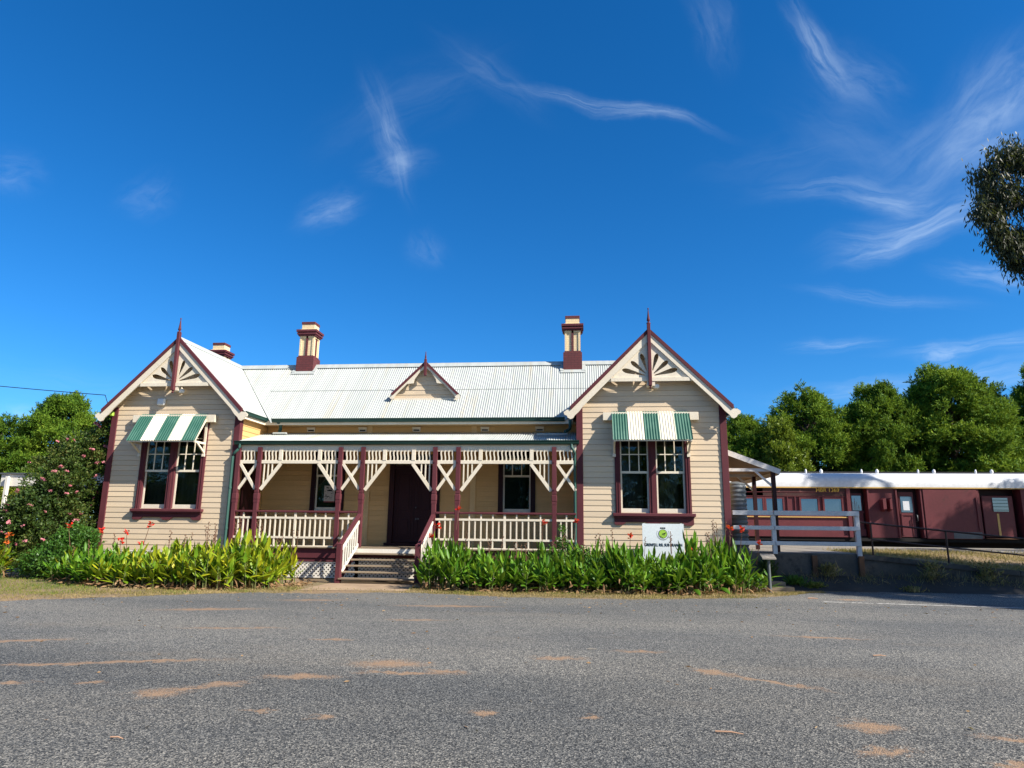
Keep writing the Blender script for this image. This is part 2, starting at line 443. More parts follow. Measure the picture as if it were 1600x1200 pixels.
for cdir, adir, ln, wd, st in WISPS:
    c = Vector(cdir).normalized(); a = Vector(adir); a = (a - c * a.dot(c)).normalized(); b = c.cross(a)
    mp = N(wt, 'ShaderNodeMapping', vector_type='TEXTURE')
    mp.inputs['Rotation'].default_value = Matrix((a, b, c)).transposed().to_euler()
    mp.inputs['Scale'].default_value = (ln, wd, 50.0)
    wt.links.new(vadd.outputs[0], mp.inputs['Vector'])
    le = N(wt, 'ShaderNodeVectorMath', operation='LENGTH'); wt.links.new(mp.outputs[0], le.inputs[0])
    mr = N(wt, 'ShaderNodeMapRange', interpolation_type='SMOOTHSTEP')
    wt.links.new(le.outputs['Value'], mr.inputs['Value'])
    mr.inputs['From Min'].default_value = 0.0; mr.inputs['From Max'].default_value = 1.25
    mr.inputs['To Min'].default_value = 1.0; mr.inputs['To Max'].default_value = 0.0
    sq = N(wt, 'ShaderNodeMath', operation='POWER'); wt.links.new(mr.outputs[0], sq.inputs[0]); sq.inputs[1].default_value = 1.7
    ms = N(wt, 'ShaderNodeMath', operation='MULTIPLY'); wt.links.new(sq.outputs[0], ms.inputs[0]); ms.inputs[1].default_value = st * 0.74
    nz2 = N(wt, 'ShaderNodeTexNoise'); nz2.inputs['Scale'].default_value = 1.5; nz2.inputs['Detail'].default_value = 8.0; nz2.inputs['Roughness'].default_value = 0.6; nz2.inputs['Distortion'].default_value = 0.6
    mp2 = N(wt, 'ShaderNodeMapping'); mp2.inputs['Scale'].default_value = (0.9, 1.5, 1); mp2.inputs['Location'].default_value = (len(wt.nodes) * 1.7, 3.1, 0)
    wt.links.new(mp.outputs[0], mp2.inputs['Vector']); wt.links.new(mp2.outputs[0], nz2.inputs['Vector'])
    fr = N(wt, 'ShaderNodeMapRange', interpolation_type='SMOOTHSTEP'); wt.links.new(nz2.outputs['Fac'], fr.inputs['Value'])
    fr.inputs['From Min'].default_value = 0.22; fr.inputs['From Max'].default_value = 0.85
    mu = N(wt, 'ShaderNodeMath', operation='MULTIPLY'); wt.links.new(ms.outputs[0], mu.inputs[0]); wt.links.new(fr.outputs[0], mu.inputs[1])
    if acc is None:
        acc = mu.outputs[0]
    else:
        mx = N(wt, 'ShaderNodeMath', operation='ADD', use_clamp=True)
        wt.links.new(acc, mx.inputs[0]); wt.links.new(mu.outputs[0], mx.inputs[1]); acc = mx.outputs[0]
skycol = hs.outputs[0] if acc is None else mixc(wt, acc, hs.outputs[0], (6.6, 8.2, 10.0))
wt.links.new(skycol, bg.inputs['Color'])
bg.inputs['Strength'].default_value = 0.063
SC.view_settings.view_transform = 'Standard'; SC.view_settings.look = 'None'; SC.view_settings.gamma = 1.0
SC.view_settings.exposure = 0.92
SC.cycles.max_bounces = 8; SC.cycles.transparent_max_bounces = 12
SC.cycles.sample_clamp_indirect = 6.0

# ================================================================== STATION BUILDING
GL, GR = 2.15, 16.88          # centre lines of the two gabled wings
ZF = 0.92                     # verandah floor
YB = 1.85                     # wall behind the verandah
house = empty('station_building', (9.5, 3.0, 0.0), 'cream weatherboard railway station with maroon trim, two gabled wings and a verandah', 'building')

BP = 0.16
def board_wall(fn, s0, s1, z0, z1, openings=(), span=None, lip=0.013, gv=0.009):
    """lapped weatherboards: real sawtooth profile, cut round openings and under a gable slope. fn(s, out, z) -> point"""
    mb = MB(); joints = {}
    rows = [z0 + BP * i for i in range(int((z1 - z0) / BP) + 2)]
    brk = sorted(set([round(r, 4) for r in rows if r < z1] + [round(r + gv, 4) for r in rows if r + gv < z1] + [z1] + [z for o in openings for z in o[2:4] if z0 < z < z1]))
    for za, zb in zip(brk[:-1], brk[1:]):
        if zb - za < 1e-4:
            continue
        k = math.floor((za - z0) / BP + 1e-3); base = z0 + k * BP
        oa = lip * (1 - (za - base) / BP); ob = lip * (1 - (zb - base) / BP)
        groove = za - base < gv - 1e-4          # shadow gap under each board
        if groove: oa = ob = -0.014
        la, lb = (span(za), span(zb)) if span else ((s0, s1), (s0, s1))
        segs = [(la[0], la[1], lb[0], lb[1])]
        for xa, xb, oz0, oz1 in openings:
            if za >= oz0 - 1e-4 and zb <= oz1 + 1e-4:
                nw = []
                for a0, a1, b0, b1 in segs:
                    if a1 <= xa or a0 >= xb:
                        nw.append((a0, a1, b0, b1)); continue
                    if a0 < xa: nw.append((a0, xa, b0, xa))
                    if a1 > xb: nw.append((xb, a1, xb, b1))
                segs = nw
        jl = []
        for a0, a1, b0, b1 in segs:      # boards are butted at staggered joints
            js = [x for x in joints.setdefault(k, [s0 + random.uniform(0.2, 0.8) * (s1 - s0) / max(1, int((s1 - s0) / 3.2)) + q * 3.2 for q in range(int((s1 - s0) / 3.2) + 1)]) if max(a0, b0) + 0.2 < x < min(a1, b1) - 0.2]
            cut = [(a0, b0)] + [(x, x) for x in js] + [(a1, b1)]
            jl += [(p[0], q[0], p[1], q[1]) for p, q in zip(cut[:-1], cut[1:])]
        for a0, a1, b0, b1 in jl:
            mb.add([fn(a0, oa, za), fn(a1, oa, za), fn(b1, ob, zb), fn(b0, ob, zb)], [(0, 1, 2, 3)])
            if groove:
                mb.add([fn(a0, oa, za), fn(a1, oa, za), fn(a1, 0, za), fn(a0, 0, za)], [(0, 1, 2, 3)])
                ot = lip * (1 - gv / BP)
                mb.add([fn(b0, oa, zb), fn(b1, oa, zb), fn(b1, ot, zb), fn(b0, ot, zb)], [(0, 1, 2, 3)])
    return mb

def front(Y):
    return lambda s, o, z: (s, Y - o, z)
def side_r(X):
    return lambda s, o, z: (X + o, s, z)
def side_l(X):
    return lambda s, o, z: (X - o, s, z)

ZW = 0.74                    # bottom of the boards
ZE = 4.98                    # eaves
def gspan(c):
    return lambda z: ((c - 2.13, c + 2.13) if z <= 5.16 else (c - max(0.02, 7.29 - z), c + max(0.02, 7.29 - z)))
WL, WR = 2.21, 16.895        # window centre lines
for c, wc in ((GL, WL), (GR, WR)):
    part('wall', board_wall(front(0.0), c - 2.13, c + 2.13, ZW, 7.2, [(wc - 0.93, wc + 0.93, 2.0, 4.55)], gspan(c)), M['board'], house)
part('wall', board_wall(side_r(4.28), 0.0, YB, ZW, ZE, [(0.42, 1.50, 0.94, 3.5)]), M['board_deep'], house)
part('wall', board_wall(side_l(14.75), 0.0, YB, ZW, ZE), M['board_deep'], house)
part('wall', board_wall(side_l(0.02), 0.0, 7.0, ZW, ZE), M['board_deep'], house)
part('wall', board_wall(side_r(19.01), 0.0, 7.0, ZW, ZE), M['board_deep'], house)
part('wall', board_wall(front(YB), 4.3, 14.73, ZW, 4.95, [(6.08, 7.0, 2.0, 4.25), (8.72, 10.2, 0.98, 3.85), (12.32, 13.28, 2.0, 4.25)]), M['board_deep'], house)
mb = MB().box(0.03, 6.98, 0.5, 19.0, 7.05, 5.0)
mb.prism([(GL - 2.1, 5.0), (GL + 2.1, 5.0), (GL, 7.2)], 6.98, 7.05).prism([(GR - 2.1, 5.0), (GR + 2.1, 5.0), (GR, 7.2)], 6.98, 7.05)
part('wall', mb, M['board'], house)
# corner posts
for x0 in (-0.01, 4.12, 14.72, 18.85):
    part('corner_post', MB().box(x0, -0.045, 0.42, x0 + 0.19, 0.15, 5.15, bev=0.006), M['maroon'], house)
part('corner_post', MB().box(19.0, 6.8, 0.42, 19.05, 7.0, 5.0), M['maroon'], house)

# lattice skirts
def lattice(x0, x1, z0, z1, Y, sp=0.085, w=0.042):
    mb = MB()
    h = z1 - z0
    for sgn, yy in ((1, 0.0), (-1, 0.011)):
        t = x0 - h
        while t < x1 + h:
            a = (t, z0); b = (t + h, z1)
            if sgn < 0:
                a = (t + h, z0); b = (t, z1)
            # clip to x range
            xa, za = a; xb, zb = b
            if max(xa, xb) > x0 and min(xa, xb) < x1:
                def cl(xa, za, xb, zb):
                    if xa < x0: za = za + (zb - za) * (x0 - xa) / (xb - xa); xa = x0
                    if xa > x1: za = za + (zb - za) * (x1 - xa) / (xb - xa); xa = x1
                    return xa, za
                pa = cl(xa, za, xb, zb); pb = cl(xb, zb, xa, za)
                if abs(pa[0] - pb[0]) > 0.02:
                    mb.bar((pa[0], Y + yy, pa[1]), (pb[0], Y + yy, pb[1]), w, 0.008, up=(0, 1, 0))
            t += sp * 1.414
    mb.box(x0, Y - 0.015, z1 - 0.045, x1, Y - 0.005, z1); mb.box(x0, Y - 0.015, z0, x1, Y - 0.005, z0 + 0.045)
    return mb
for x0, x1, zt in ((0.2, 4.1, 0.74), (14.93, 18.83, 0.74), (4.35, 8.22, 0.50), (10.6, 14.7, 0.50), (8.3, 10.5, 0.78)):
    part('lattice_skirt', lattice(x0, x1, 0.03, zt, 0.0 if zt != 0.78 else 0.10), M['white'], house)
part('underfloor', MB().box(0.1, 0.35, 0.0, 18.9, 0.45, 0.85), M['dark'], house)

# ---------------- roofs
def corrugated(o, u, s, width, length, clips=(), pitch=0.0762, amp=0.0115, rows=1):
    """corrugated sheet: o corner, u along the eave, s up the slope; clips are (point, normal) half-spaces kept on the negative side"""
    o = Vector(o); u = Vector(u).normalized(); s = Vector(s).normalized(); nn = u.cross(s).normalized()
    if nn.z < 0: nn = -nn
    n = int(width / pitch * 6)
    bm = bmesh.new(); prev = None
    for i in range(n + 1):
        d = width * i / n
        h = amp * math.cos(2 * math.pi * d / pitch)
        cur = [bm.verts.new(o + u * d + nn * h + s * (length * j / rows)) for j in range(rows + 1)]
        if prev:
            for j in range(rows):
                f = bm.faces.new((prev[j], cur[j], cur[j + 1], prev[j + 1])); f.smooth = True
        prev = cur
    for p, nrm in clips:
        bmesh.ops.bisect_plane(bm, geom=bm.verts[:] + bm.edges[:] + bm.faces[:], plane_co=p, plane_no=nrm, clear_outer=True)
    return MB().bm(bm, 0, True)

ZA = 7.33; EH = 2.36; S2 = math.sqrt(2)
Y0R = -0.29; YRG = 3.65
for c in (GL, GR):
    for sg in (-1, 1):
        clips = []
        if c == GL and sg == 1: clips = [((0, 5.87, 0), (1, 1, 0))]
        if c == GR and sg == -1: clips = [((0, 5.87 - 2.15 - 16.88 + 2.15 + 0, 0), (-1, 1, 0))]
        if clips and c == GR:
            clips = [((16.88, 3.70, 0), (-1, 1, 0))]
        ln = (YRG if clips else 7.2) - Y0R
        o = (c + sg * EH, Y0R, ZA - EH)
        rf = part('roof', corrugated(o, (0, 1, 0), (-sg, 0, 1), ln, EH * S2, clips), M['roof'], house)
    # rear half of the inner slope
    sg = 1 if c == GL else -1
    part('roof', corrugated((c + sg * EH, YRG + 0.02, ZA - EH), (0, 1, 0), (-sg, 0, 1), 3.5, EH * S2, []), M['roof'], house)
    mb = MB()
    for sg2 in (-1, 1):
        mb.bar((c + sg2 * 0.08, Y0R - 0.01, ZA - 0.055), (c + sg2 * 0.08, 7.2, ZA - 0.055), 0.20, 0.012, up=(sg2, 0, 1))
    mb.tube([(c, Y0R - 0.01, ZA + 0.02), (c, 7.2, ZA + 0.02)], 0.035, 8)
    part('ridge_cap', mb, M['roof'], house)
YE = 1.20; ZEM = YE + 3.67
main_roof = part('roof', corrugated((2.0, YE, ZEM), (1, 0, 0), (0, 1, 1), 15.1, (YRG - YE) * S2, [((0, 5.85, 0), (-1, -1, 0)), ((16.88, 3.70, 0), (1, -1, 0))], rows=2), M['roof'], house)
part('roof', corrugated((2.0, 7.2, 7.32 - 3.55), (1, 0, 0), (0, -1, 1), 15.1, 3.55 * S2), M['roof'], house)
mb = MB()
for sg in (-1, 1):
    mb.bar((2.2, YRG + sg * 0.09, 7.275), (16.85, YRG + sg * 0.09, 7.275), 0.24, 0.012, up=(0, sg, 1))
mb.tube([(2.2, YRG, 7.34), (16.85, YRG, 7.34)], 0.03, 8)
part('ridge_cap', mb, M['roof'], house)
mb = MB().bar((4.74, 1.14, 4.815), (2.22, 3.66, 7.285), 0.05, 0.02)
part('valley_flashing', mb, M['roof'], house)
# sheet-lap lines and screws rows on the main roof
mb = MB()
mb.bar((4.0, 2.45, 2.45 + 3.67 + 0.016), (15.6, 2.45, 2.45 + 3.67 + 0.016), 0.012, 0.004, up=(0, -1, 1))
part('sheet_lap', mb, M['metal'], house)

# gable timbers
def petal(c, sg, root, tip, w):
    rx, rz = root; tx, tz = tip
    d = Vector((tx - rx, tz - rz)); L = d.length; d.normalize(); n = Vector((-d.y, d.x))
    pts = []
    prof = [(0.0, 0.012), (0.25, 0.030), (0.5, 0.052), (0.72, 0.068), (0.84, 0.066), (0.93, 0.048), (0.985, 0.022)]
    for t, h in prof:
        p = Vector(root) + d * (L * t) + n * (h * w); pts.append(p)
    pts.append(Vector(root) + d * L)
    for t, h in reversed(prof):
        p = Vector(root) + d * (L * t) - n * (h * w); pts.append(p)
    return [(c + sg * p.x, p.y) for p in pts]

def gable(c):
    YG = -0.33
    cap = MB()
    for sg in (-1, 1):
        cap.prism([(c, 7.37), (c + sg * 2.33, 5.04), (c + sg * 2.30, 4.93), (c, 7.24)][::sg], YG - 0.035, YG + 0.05)
    g = part('gable', cap, M['maroon'], house)
    bb = MB()
    for sg in (-1, 1):
        poly = [(0, 7.235), (2.29, 4.94), (2.43, 4.93), (2.52, 4.86), (2.50, 4.79), (2.43, 4.76), (2.40, 4.70), (2.32, 4.655), (2.25, 4.68), (2.20, 4.76), (2.08, 4.87), (1.95, 5.04), (0, 6.99)]
        bb.prism([(c + sg * a, b) for a, b in poly][::sg], YG - 0.005, YG + 0.035)
    part('bargeboard', bb, M['trim'], g)
    outer = [(c - 1.26, 5.77), (c + 1.26, 5.77), (c, 7.15)]
    holes = []
    for sg in (-1, 1):
        holes.append(petal(c, sg, (0.135, 5.945), (0.80, 6.125), 1.05))
        holes.append(petal(c, sg, (0.115, 6.00), (0.535, 6.375), 0.95))
        holes.append(petal(c, sg, (0.085, 6.09), (0.235, 6.60), 0.9))
    vs, fs = holed_panel(outer, holes, 0.022)
    fp = MB().add([(a, YG + 0.052 + t, b) for a, b, t in vs], fs)
    part('fretwork_panel', fp, M['trim'], g)
    mb = MB().box(c - 1.13, YG + 0.003, 5.765, c + 1.13, YG + 0.040, 5.875)
    for sg in (-1, 1):   # bead round the panel
        mb.bar((c + sg * 1.07, YG + 0.036, 5.89), (c + sg * 0.03, YG + 0.036, 6.93), 0.03, 0.02, up=(0, 1, 0))
    mb.box(c - 0.09, YG + 0.02, 5.63, c + 0.14, 0.0, 5.76)
    part('tie_beam', mb, M['trim'], g)
    f = MB().box(c - 0.048, YG - 0.085, 5.62, c + 0.048, YG + 0.03, 7.50, bev=0.008)
    f.lathe((c, YG - 0.03, 0), [(0.0, 5.53), (0.03, 5.545), (0.036, 5.575), (0.02, 5.60), (0.04, 5.62)], 10)
    f.lathe((c, YG - 0.03, 0), [(0.062, 7.495), (0.062, 7.52), (0.03, 7.535), (0.025, 7.56), (0.052, 7.59), (0.045, 7.64), (0.032, 7.72), (0.018, 7.86), (0.010, 7.93), (0.024, 7.95), (0.018, 7.975), (0.0, 7.99)], 10)
    part('finial', f, M['maroon'], g)
    # soffit lining under the front overhang and eaves
    s = MB()
    for sg in (-1, 1):
        s.bar((c + sg * 1.17, -0.148, 6.10), (c + sg * 1.17, -0.0, 6.10), 3.2, 0.012, up=(sg, 0, 1))
    part('soffit', s, M['trim'], g)
    return g
gable(GL); gable(GR)

# eaves: gutters, fascias and downpipes
def gutter(p, q, n):
    """ogee gutter from p to q, n is the outward horizontal direction"""
    mb = MB(); p = Vector(p); q = Vector(q); n = Vector(n)
    prof = [(0, 0.115), (0, 0), (0.05, -0.012), (0.085, 0.02), (0.095, 0.07), (0.115, 0.10), (0.115, 0.115), (0.10, 0.115), (0.085, 0.08), (0.02, 0.03)]
    vs = [p + n * a + Vector((0, 0, b)) for a, b in prof] + [q + n * a + Vector((0, 0, b)) for a, b in prof]
    k = len(prof)
    return mb.add(vs, [(i, (i + 1) % k, (i + 1) % k + k, i + k) for i in range(k)] + [tuple(range(k)), tuple(range(2 * k - 1, k - 1, -1))])
part('gutter', gutter((4.72, 1.27, 4.84), (14.35, 1.27, 4.84), (0, -1, 0)), M['green'], house)
part('gutter', gutter((4.46, -0.25, 4.86), (4.46, 1.28, 4.86), (1, 0, 0)), M['green'], house)
part('gutter', gutter((19.20, -0.25, 4.86), (19.20, 6.9, 4.86), (1, 0, 0)), M['green'], house)
part('gutter', gutter((-0.17, -0.25, 4.86), (-0.17, 6.9, 4.86), (-1, 0, 0)), M['green'], house)
part('fascia', MB().box(4.46, 1.28, 4.76, 14.6, 1.31, 4.90).box(4.43, -0.28, 4.76, 4.46, 1.30, 4.92), M['trim'], house)
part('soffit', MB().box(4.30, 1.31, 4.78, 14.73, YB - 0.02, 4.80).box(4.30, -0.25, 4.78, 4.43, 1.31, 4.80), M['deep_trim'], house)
mb = MB().tube([(4.93, 1.25, 4.85), (4.93, 1.45, 4.80), (4.93, 1.45, 4.62), (4.93, 1.40, 4.54)], 0.06)
part('downpipe', mb, M['pipe_green'], house)
part('pipe_spreader', MB().box(4.72, 1.32, 4.46, 5.20, 1.44, 4.52, bev=0.015), M['roof'], house)
mb = MB().tube([(14.52, 1.22, 4.86), (14.52, 1.20, 4.66), (14.50, 1.12, 4.56), (14.36, 0.95, 4.46)], 0.05)
part('downpipe', mb, M['pipe_green'], house)
part('pipe_spreader', MB().box(13.5, 0.72, 4.33, 14.45, 0.82, 4.38, bev=0.015), M['roof'], house)

# vents and pilaster strips on the verandah wall
for x in (5.84, 7.62, 9.45, 11.73, 13.52):
    mb = MB().box(x - 0.14, YB - 0.085, 4.69, x + 0.14, YB - 0.02, 4.745).box(x - 0.13, YB - 0.05, 4.60, x + 0.13, YB - 0.02, 4.69)
    v = part('wall_vent', mb, M['trim'], house)
    part('vent_slot', MB().box(x - 0.10, YB - 0.056, 4.62, x + 0.10, YB - 0.051, 4.665), M['black'], v)
for x in (7.87, 11.37):
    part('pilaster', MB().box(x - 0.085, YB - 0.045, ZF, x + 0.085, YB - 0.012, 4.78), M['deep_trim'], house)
part('skirting_board', MB().box(4.3, YB - 0.04, ZF, 14.73, YB - 0.005, ZF + 0.10), M['board_deep'], house)

# ---------------- dormer gablet on the main roof
def gablet():
    c = 9.65; Y = 2.03; zb = Y + 3.67; a = 7.02
    hw = 1.17
    g = part('dormer', board_wall(front(Y + 0.06), c - 1.1, c + 1.1, zb + 0.02, a - 0.06, (), lambda z: (c - max(0.01, (a - 0.06 - z)) * 0.96, c + max(0.01, (a - 0.06 - z)) * 0.96)), M['board'], house)
    cap = MB(); bb = MB(); rf = MB()
    for sg in (-1, 1):
        cap.prism([(c + sg * x, z) for x, z in [(0, a), (1.16, a - 1.13), (1.10, a - 1.18), (0, a - 0.11)]][::sg], Y - 0.16, Y - 0.07)
        bb.prism([(c + sg * x, z) for x, z in [(0, a - 0.105), (1.09, a - 1.175), (1.17, a - 1.16), (1.21, a - 1.23), (1.16, a - 1.30), (1.08, a - 1.30), (0.98, a - 1.16), (0.62, a - 0.79), (0.40, a - 0.77), (0.37, a - 0.64), (0.24, a - 0.45), (0.16, a - 0.36), (0, a - 0.24)]][::sg], Y - 0.13, Y - 0.09)
        dpt = 1.45
        rf.add([(c, Y - 0.14, a - 0.005), (c + sg * 1.17, Y - 0.14, a - 1.14), (c + sg * 1.17, Y + 0.5, a - 1.14), (c, Y + dpt, a - 0.005)], [(0, 1, 2, 3)])
    part('capping', cap, M['maroon'], g); part('bargeboard', bb, M['trim'], g); part('dormer_roof', rf, M['roof'], g)
    f = MB().box(c - 0.04, Y - 0.20, a - 0.52, c + 0.04, Y - 0.11, a + 0.04, bev=0.006)
    f.lathe((c, Y - 0.155, 0), [(0.045, a + 0.04), (0.045, a + 0.06), (0.02, a + 0.075), (0.032, a + 0.11), (0.022, a + 0.17), (0.012, a + 0.27), (0.016, a + 0.29), (0.0, a + 0.33)], 8)
    part('finial', f, M['maroon'], g)
    part('sill', MB().box(c - 1.08, Y + 0.0, zb - 0.02, c + 1.08, Y + 0.05, zb + 0.06), M['trim'], g)
gablet()

# ---------------- chimneys
def chimney(xc, y0, zb, w=0.66, d=0.62, dz=0.0, panels=True):
    x0 = xc - w / 2; y1 = y0 + d
    ch = part('chimney', MB().box(x0, y0, zb, x0 + w, y1, 7.60, bev=0.006).box(x0 + 0.04, y0 + 0.04, 7.58, x0 + w - 0.04, y1 - 0.04, 7.655), M['brick_maroon'], house)
    sh = MB().box(x0 + 0.085, y0 + 0.085, 7.6, x0 + w - 0.085, y1 - 0.085, 8.45)
    for a in (x0 + 0.055, x0 + w - 0.125):        # raised corner strips leave the sunk panels
        for b in (y0 + 0.055, y1 - 0.125):
            sh.box(a, b, 7.655, a + 0.07, b + 0.07, 8.39)
    part('shaft', sh, M['brick_cream'], ch)
    st = MB().box(xc - 0.04, y0 + 0.05, 7.65, xc + 0.04, y1 - 0.05, 8.40)
    st.box(x0 + 0.05, (y0 + y1) / 2 - 0.04, 7.65, x0 + w - 0.05, (y0 + y1) / 2 + 0.04, 8.40)
    part('strip', st, M['brick_maroon'], ch)
    hd = MB().box(x0 + 0.05, y0 + 0.05, 8.34, x0 + w - 0.05, y1 - 0.05, 8.40)
    part('shaft_head', hd, M['brick_cream'], ch)
    cn = MB()
    for e, za, zb2 in ((0.0, 8.40, 8.455), (0.035, 8.455, 8.52), (-0.005, 8.52, 8.55), (0.06, 8.55, 8.635)):
        cn.box(x0 - e, y0 - e, za, x0 + w + e, y1 + e, zb2, bev=0.004)
    part('cornice', cn, M['maroon'], ch)
    nk = MB().box(x0 + 0.09, y0 + 0.09, 8.62, x0 + w - 0.09, y1 - 0.09, 8.87)
    nk.add([(x0 - 0.02, y0 - 0.02, 8.636), (x0 + w + 0.02, y0 - 0.02, 8.636), (x0 + w + 0.02, y1 + 0.02, 8.636), (x0 - 0.02, y1 + 0.02, 8.636), (x0 + 0.09, y0 + 0.09, 8.69), (x0 + w - 0.09, y0 + 0.09, 8.69), (x0 + w - 0.09, y1 - 0.09, 8.69), (x0 + 0.09, y1 - 0.09, 8.69)], [(0, 1, 5, 4), (1, 2, 6, 5), (2, 3, 7, 6), (3, 0, 4, 7)])
    part('neck', nk, M['brick_cream'], ch)
    part('cap', MB().box(x0 + 0.07, y0 + 0.07, 8.865, x0 + w - 0.07, y1 - 0.07, 8.96, bev=0.006), M['brick_maroon'], ch)
    if panels:
        zf = y0 + 3.67
        fl = MB().bar((x0 - 0.10, y0 - 0.06, zf - 0.03), (x0 + w + 0.10, y0 - 0.06, zf - 0.03), 0.18, 0.02, up=(0, -1, 1))
        for xx in (x0 - 0.05, x0 + w + 0.05):
            fl.bar((xx, y0 - 0.05, zf), (xx, YRG, YRG + 3.69), 0.12, 0.02)
        part('flashing', fl, M['roof'], ch)
    if dz:
        for o_ in [ch] + list(ch.children):
            o_.data.transform(Matrix.Translation((0, 0, dz)))
    return ch
chimney(4.77, 3.34, 6.85); chimney(14.58, 3.26, 6.75)
chimney(0.33, 5.05, 5.4, dz=-0.26, panels=False)

# ---------------- windows
def sash_window(xc, w, z0, z1, Y, parent, nl, jamb=0.155, mull=0.21, rec=0.07, mats=None, zmid=3.14, rows=(3.66, 4.15), sill=True, shade='curtain', ccol='maroon'):
    """double-hung windows with a maroon casing; nl lights side by side"""
    x0 = xc - w / 2; x1 = xc + w / 2
    cs = MB()
    edges = []
    lw = (w - 2 * jamb - (nl - 1) * mull) / nl
    cs.box(x0, Y - 0.055, z0, x0 + jamb, Y + 0.12, z1).box(x1 - jamb, Y - 0.055, z0, x1, Y + 0.12, z1)
    cs.box(x0 - 0.02, Y - 0.065, z1, x1 + 0.02, Y + 0.12, z1 + 0.14)
    for e in (x0 + 0.03, x0 + jamb - 0.06, x1 - 0.03 - 0.03, x1 - jamb + 0.03):
        cs.box(e, Y - 0.072, z0, e + 0.03, Y - 0.05, z1)
    for i in range(nl):
        a = x0 + jamb + i * (lw + mull); edges.append((a, a + lw))
        if i:
            cs.box(a - mull, Y - 0.055, z0, a, Y + 0.12, z1)
            cs.box(a - mull / 2 - 0.035, Y - 0.075, z0, a - mull / 2 + 0.035, Y - 0.05, z1)
    win = part('window', cs, M[ccol], parent)
    for a, b in edges:
        s = MB()
        f = 0.05
        yl, yu = Y + 0.045, Y + 0.015
        s.box(a, yl, z0 + 0.02, a + f, yl + 0.04, zmid).box(b - f, yl, z0 + 0.02, b, yl + 0.04, zmid)
        s.box(a + f, yl + 0.002, z0 + 0.02, b - f, yl + 0.042, z0 + 0.135)
        part('sash', s, M['trim'], win)
        s = MB().box(a, yu, zmid - 0.03, a + 0.04, yu + 0.04, z1).box(b - 0.04, yu, zmid - 0.03, b, yu + 0.04, z1)
        s.box(a + 0.04, yu + 0.002, zmid - 0.03, b - 0.04, yu + 0.042, zmid + 0.035).box(a + 0.04, yu + 0.002, z1 - 0.05, b - 0.04, yu + 0.038, z1)
        for k in (1, 2):
            x = a + (b - a) * k / 3
            s.box(x - 0.014, yu + 0.004, zmid + 0.035, x + 0.014, yu + 0.034, z1 - 0.05)
        for r in rows:
            if r < z1 - 0.1:
                s.box(a + 0.04, yu + 0.006, r - 0.014, b - 0.04, yu + 0.032, r + 0.014)
        part('sash', s, M['trim'], win)
        part('pane', MB().box(a + 0.04, yl + 0.018, z0 + 0.12, b - 0.04, yl + 0.024, zmid - 0.02), M['glass'], win)
        part('pane', MB().box(a + 0.03, yu + 0.018, zmid + 0.02, b - 0.03, yu + 0.024, z1 - 0.03), M['glass'], win)
        part('blind', MB().box(a + 0.02, Y + 0.22, z0 - 0.05, a + (b - a) * 0.80, Y + 0.23, z1 - 0.62), M[shade], win)
        part('room_dark', MB().box(a - 0.1, Y + 0.5, z0 - 0.2, b + 0.1, Y + 0.52, z1 + 0.2), M['dark'], win)
    if sill:
        sb = MB().box(x0 - 0.09, Y - 0.15, z0 - 0.09, x1 + 0.09, Y + 0.05, z0, bev=0.012).box(x0 - 0.05, Y - 0.11, z0 - 0.13, x1 + 0.05, Y - 0.0, z0 - 0.088)
        zt = z0 - 0.13; zlo = z0 - 0.33
        def ear(c, h):
            return [(c - h, zlo + 0.03), (c - h + 0.03, zlo)] + [(c + h - 0.03, zlo), (c + h, zlo + 0.03)]
        poly = [(x0 - 0.04, zt), (x0 - 0.04, zlo + 0.03), (x0 - 0.01, zlo), (x0 + 0.20, zlo), (x0 + 0.25, zlo + 0.04), (x0 + 0.30, zlo + 0.08)]
        poly += [(xc - 0.22, zlo + 0.08), (xc - 0.16, zlo + 0.04), (xc - 0.11, zlo), (xc + 0.11, zlo), (xc + 0.16, zlo + 0.04), (xc + 0.22, zlo + 0.08)]
        poly += [(x1 - 0.30, zlo + 0.08), (x1 - 0.25, zlo + 0.04), (x1 - 0.20, zlo), (x1 + 0.01, zlo), (x1 + 0.04, zlo + 0.03), (x1 + 0.04, zt)]
        sb.prism(poly, Y - 0.055, Y - 0.01)
        part('window_sill', sb, M['maroon'], win)
    else:
        part('window_sill', MB().box(x0 - 0.04, Y - 0.10, z0 - 0.06, x1 + 0.04, Y + 0.05, z0), M[ccol], win)
    return win

